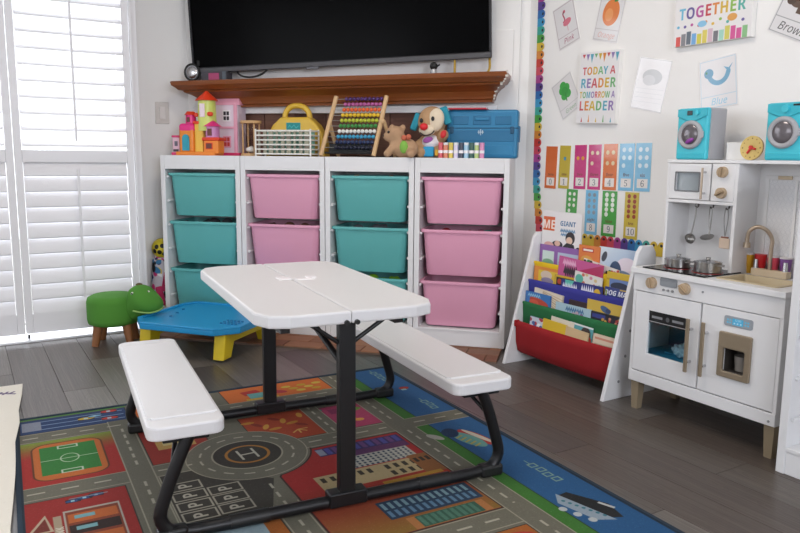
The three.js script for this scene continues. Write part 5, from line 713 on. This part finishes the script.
{
  const uz = -0.216;
  const u1 = thing('toy_ladle', 'small steel ladle hanging under the toy microwave', 'utensil', K(-0.206, 0.765, uz), WALLR); mesh('handle', tube([[0, 0.006, 0], [0.0, -0.02, 0], [-0.004, -0.06, 0.002], [-0.01, -0.1, 0.006]], 0.0028, 16, 8), M.steel, u1); mesh('bowl', at(new THREE.SphereGeometry(0.02, 16, 8, 0, 6.3, 0, 1.7), 0, 0, 0, -1.2), M.steel, u1, [-0.013, -0.118, 0.008]); mesh('ring', tor(0.006, 0.0018, 14), M.steel, u1, [0, 0.008, 0]);
  const u2 = thing('toy_strainer', 'small steel skimmer hanging between the ladle and spatula', 'utensil', K(-0.143, 0.765, uz), WALLR); mesh('handle', tube([[0.004, 0.008, 0], [0.006, -0.02, 0], [0.003, -0.06, 0], [0, -0.098, 0.002], [-0.003, -0.06, 0], [-0.006, -0.02, 0], [-0.004, 0.008, 0]], 0.002, 30, 6), M.steel, u2); mesh('disc', at(cyl(0.025, 0.022, 0.005, 20), 0, 0, 0, 0.35), M.steel, u2, [0, -0.105, 0.012]);
  const u3 = thing('toy_spatula', 'small spatula with a beige blade hanging by the alcove', 'utensil', K(-0.079, 0.765, uz), WALLR); mesh('handle', tube([[0.005, 0.006, 0], [0.008, -0.03, 0], [0.004, -0.07, 0], [0, -0.098, 0], [-0.004, -0.07, 0], [-0.008, -0.03, 0], [-0.005, 0.006, 0]], 0.002, 30, 6), M.steel, u3); mesh('collar', rbox(0.03, 0.006, 0.006, 0.002), std('#8a5a48', 0.5), u3, [0, -0.1, 0]); mesh('blade', rbox(0.042, 0.038, 0.004, 0.002), std('#d8c2ae', 0.5), u3, [0, -0.122, 0]);
}
function pot(label, x, z, r, h) {
  const p = thing('toy_pot', label, 'pot', K(x, 0.5503, z), WALLR, 'toy pots on the stove');
  mesh('body', lathe([[0.001, 0], [r * .96, 0], [r, 0.003], [r, h], [r + 0.002, h + 0.001], [r - 0.003, h + 0.001], [r - 0.003, 0.004]], 30), M.steel, p);
  mesh('lid', lathe([[0.001, h + 0.008], [r * .5, h + 0.006], [r * .97, h + 0.002], [r * .97, h], [0.001, h]], 30), M.chrome, p);
  mesh('lid_knob', lathe([[0.001, h + 0.018], [0.009, h + 0.016], [0.008, h + 0.012], [0.004, h + 0.007]], 16), M.steel, p);
  for (const s of [-1, 1]) mesh('handle', tube([[s * (r - .001), h * .75, -0.012], [s * (r + 0.012), h * .8, -0.009], [s * (r + 0.013), h * .8, 0.009], [s * (r - .001), h * .75, 0.012]], 0.0022, 16, 6), M.steel, p);
}
pot('smaller lidded steel toy pot at the bookshelf end of the stove', -0.182, -0.102, 0.041, 0.032);
pot('larger lidded steel toy pot beside the sink', -0.055, -0.098, 0.046, 0.036);
[['#d3a02c', 'amber', -0.002], ['#c4252c', 'red', 0.043], ['#d94f63', 'coral pink', 0.09], ['#7a4a8f', 'purple', 0.134]].forEach(([c, n, x]) => { const t = thing('toy_cup', `${n} toy cup behind the toy faucet`, 'cup', K(x, 0.5455, -0.252), WALLR, 'toy cups on the kitchen counter'); mesh('cup', lathe([[0.001, 0], [0.014, 0], [0.02, 0.066], [0.018, 0.066], [0.013, 0.003]], 20), std(c, 0.3), t); mesh('lid', cyl(0.0205, 0.0205, 0.005, 20), std(n === 'red' ? '#c4252c' : '#d8d4d6', 0.4), t, [0, 0.068, 0]); });
{
  const t = thing('toy_food_bag', 'crinkled clear and blue toy food bag inside the oven', 'bag', K(-0.11, 0.2245, -0.1), WALLR);
  const g = blob((x, y, z) => { let d = ell(x, y, z, [0, 0.022, 0], [0.06, 0.026, 0.045]); d = smin(d, ell(x, y, z, [0.025, 0.04, 0.01], [0.03, 0.02, 0.03]), .02); return d + 0.006 * Math.sin(x * 210) * Math.sin(y * 260 + 1) * Math.sin(z * 190); }, [0, 0.03, 0], 0.075, 30); mesh('bag', g, std('#c3d3dc', 0.3), t); mesh('seal', rbox(0.05, 0.006, 0.05, 0.002), std('#3f9fc4', 0.4), t, [-0.06, 0.004, 0]);
}
// =================== ON TOP OF THE KITCHEN ===================
function washer(label, x, y, z, disp, turn = 0) {
  const w = thing('toy_washer', label, 'toy washer', [x, y, z], WALLR + turn, 'toy washers on the kitchen'), c = M.cyan, gr = M.greyPlastic, W = 0.128, H = 0.186, D0 = 0.1;
  mesh('body', rbox(W, H, D0 - 0.01, 0.006), gr, w, [0, H / 2, -D0 / 2 - 0.005]); mesh('front_panel', rbox(W, H, 0.022, 0.008, 3), c, w, [0, H / 2, 0]);
  const wave = Array.from({ length: 17 }, (_, i) => { const t = i / 16; return [-W / 2 + 0.003 + t * (W - 0.006), 0.153 - 0.012 * Math.sin(t * Math.PI) + 0.003 * Math.cos(t * 6.28)]; });
  mesh('control_panel', ext([...wave, [W / 2 - 0.003, H - 0.003], [-W / 2 + 0.003, H - 0.003]], 0.008, 0.002), std('#2fb4c6', 0.35), w, [0, 0, 0.008]);
  if (disp) { mesh('display', rbox(0.022, 0.016, 0.003, 0.001), std('#1d2a2e', 0.3), w, [-0.008, 0.168, 0.0165]); mesh('dial', at(cyl(0.008, 0.009, 0.008, 16), 0, 0, 0, Math.PI / 2), M.cyan, w, [0.024, 0.168, 0.018]); } else { mesh('dial', at(cyl(0.012, 0.014, 0.009, 20), 0, 0, 0, Math.PI / 2), M.cyan, w, [0.002, 0.165, 0.018]); mesh('display', rbox(0.024, 0.006, 0.003, 0.001), M.black, w, [0.038, 0.176, 0.0165]); }
  const d = mesh('door', tor(0.043, 0.0095, 36), M.greyPlastic, w, [-0.002, 0.09, 0.014]); mesh('door_glass', at(sph(0.04, 24), 0, 0, 0, 0, 0, 0, [1, 1, 0.35]), std('#6f6a6e', 0.12, { metalness: 0.3 }), d, [0, 0, -0.002]); mesh('door_handle', rbox(0.012, 0.026, 0.01, 0.004), M.greyPlastic, d, [0.05, 0, 0.002]);
  if (disp) mesh('sock', at(sph(0.016, 10), 0, 0, 0, 0, 0, 0.4, [1.2, .5, .35]), std('#8f3f9a', 0.6), d, [0.006, -0.022, 0.011]);
  mesh('kick_strip', rbox(W - 0.01, 0.018, 0.004, 0.002), std('#30b6c8', 0.4), w, [0, 0.014, 0.011]);
}
washer('turquoise toy washer with a dark display, above the toy microwave', 2.312, 0.9421, -1.742, true);
washer('turquoise toy washer with a round dial, above the alcove by the clock', 2.305, 0.9421, -1.387, false);
{
  const t = thing('toy_clock', 'round cream toy clock with red hands between the two washers', 'clock', [2.36, 0.9421, -1.538], WALLR);
  const f = canvas(128, 128, (g, a) => { R2(g, '#d9bd72', 0, 0, a, a); for (let i = 0; i < 12; i++) { const t = i * Math.PI / 6; O2(g, i % 3 ? '#b58f3f' : '#8a6a2c', 64 + 50 * Math.sin(t), 64 - 50 * Math.cos(t), 4, 4); } });
  mesh('face', at(new THREE.CylinderGeometry(0.042, 0.042, 0.008, 32), 0, 0, 0, Math.PI / 2, 0, 0), [M.woodPale, std('#ffffff', 0.5, { map: f }), M.woodPale], t, [0, 0.042, 0], [-0.1, 0, 0]);
  mesh('hand', rod([0, 0.042, 0.007], [-0.012, 0.024, 0.008], 0.004, 8), M.red, t); mesh('hand', rod([0, 0.042, 0.007], [0.018, 0.038, 0.007], 0.004, 8), M.red, t); mesh('hub', at(cyl(0.007, 0.007, 0.006, 14), 0, 0, 0, Math.PI / 2), M.red, t, [0, 0.044, 0.007]);
  const b = thing('white_box', 'plain white card box behind the clock on the kitchen', 'box', [2.395, 0.9421, -1.605], WALLR); mesh('carton', rbox(0.09, 0.062, 0.03, 0.002), M.white, b, [0, 0.031, 0]); mesh('flap', rbox(0.09, 0.002, 0.032, 0.0005), M.paper, b, [0, 0.063, 0]);
}
// white storage frame at the picture edge, beside the kitchen
storageUnit('tall white storage frame beside the toy kitchen, cut by the picture edge', [2.08, 0.0002, -0.963], WALLR);

renderer.render(scene, camera);
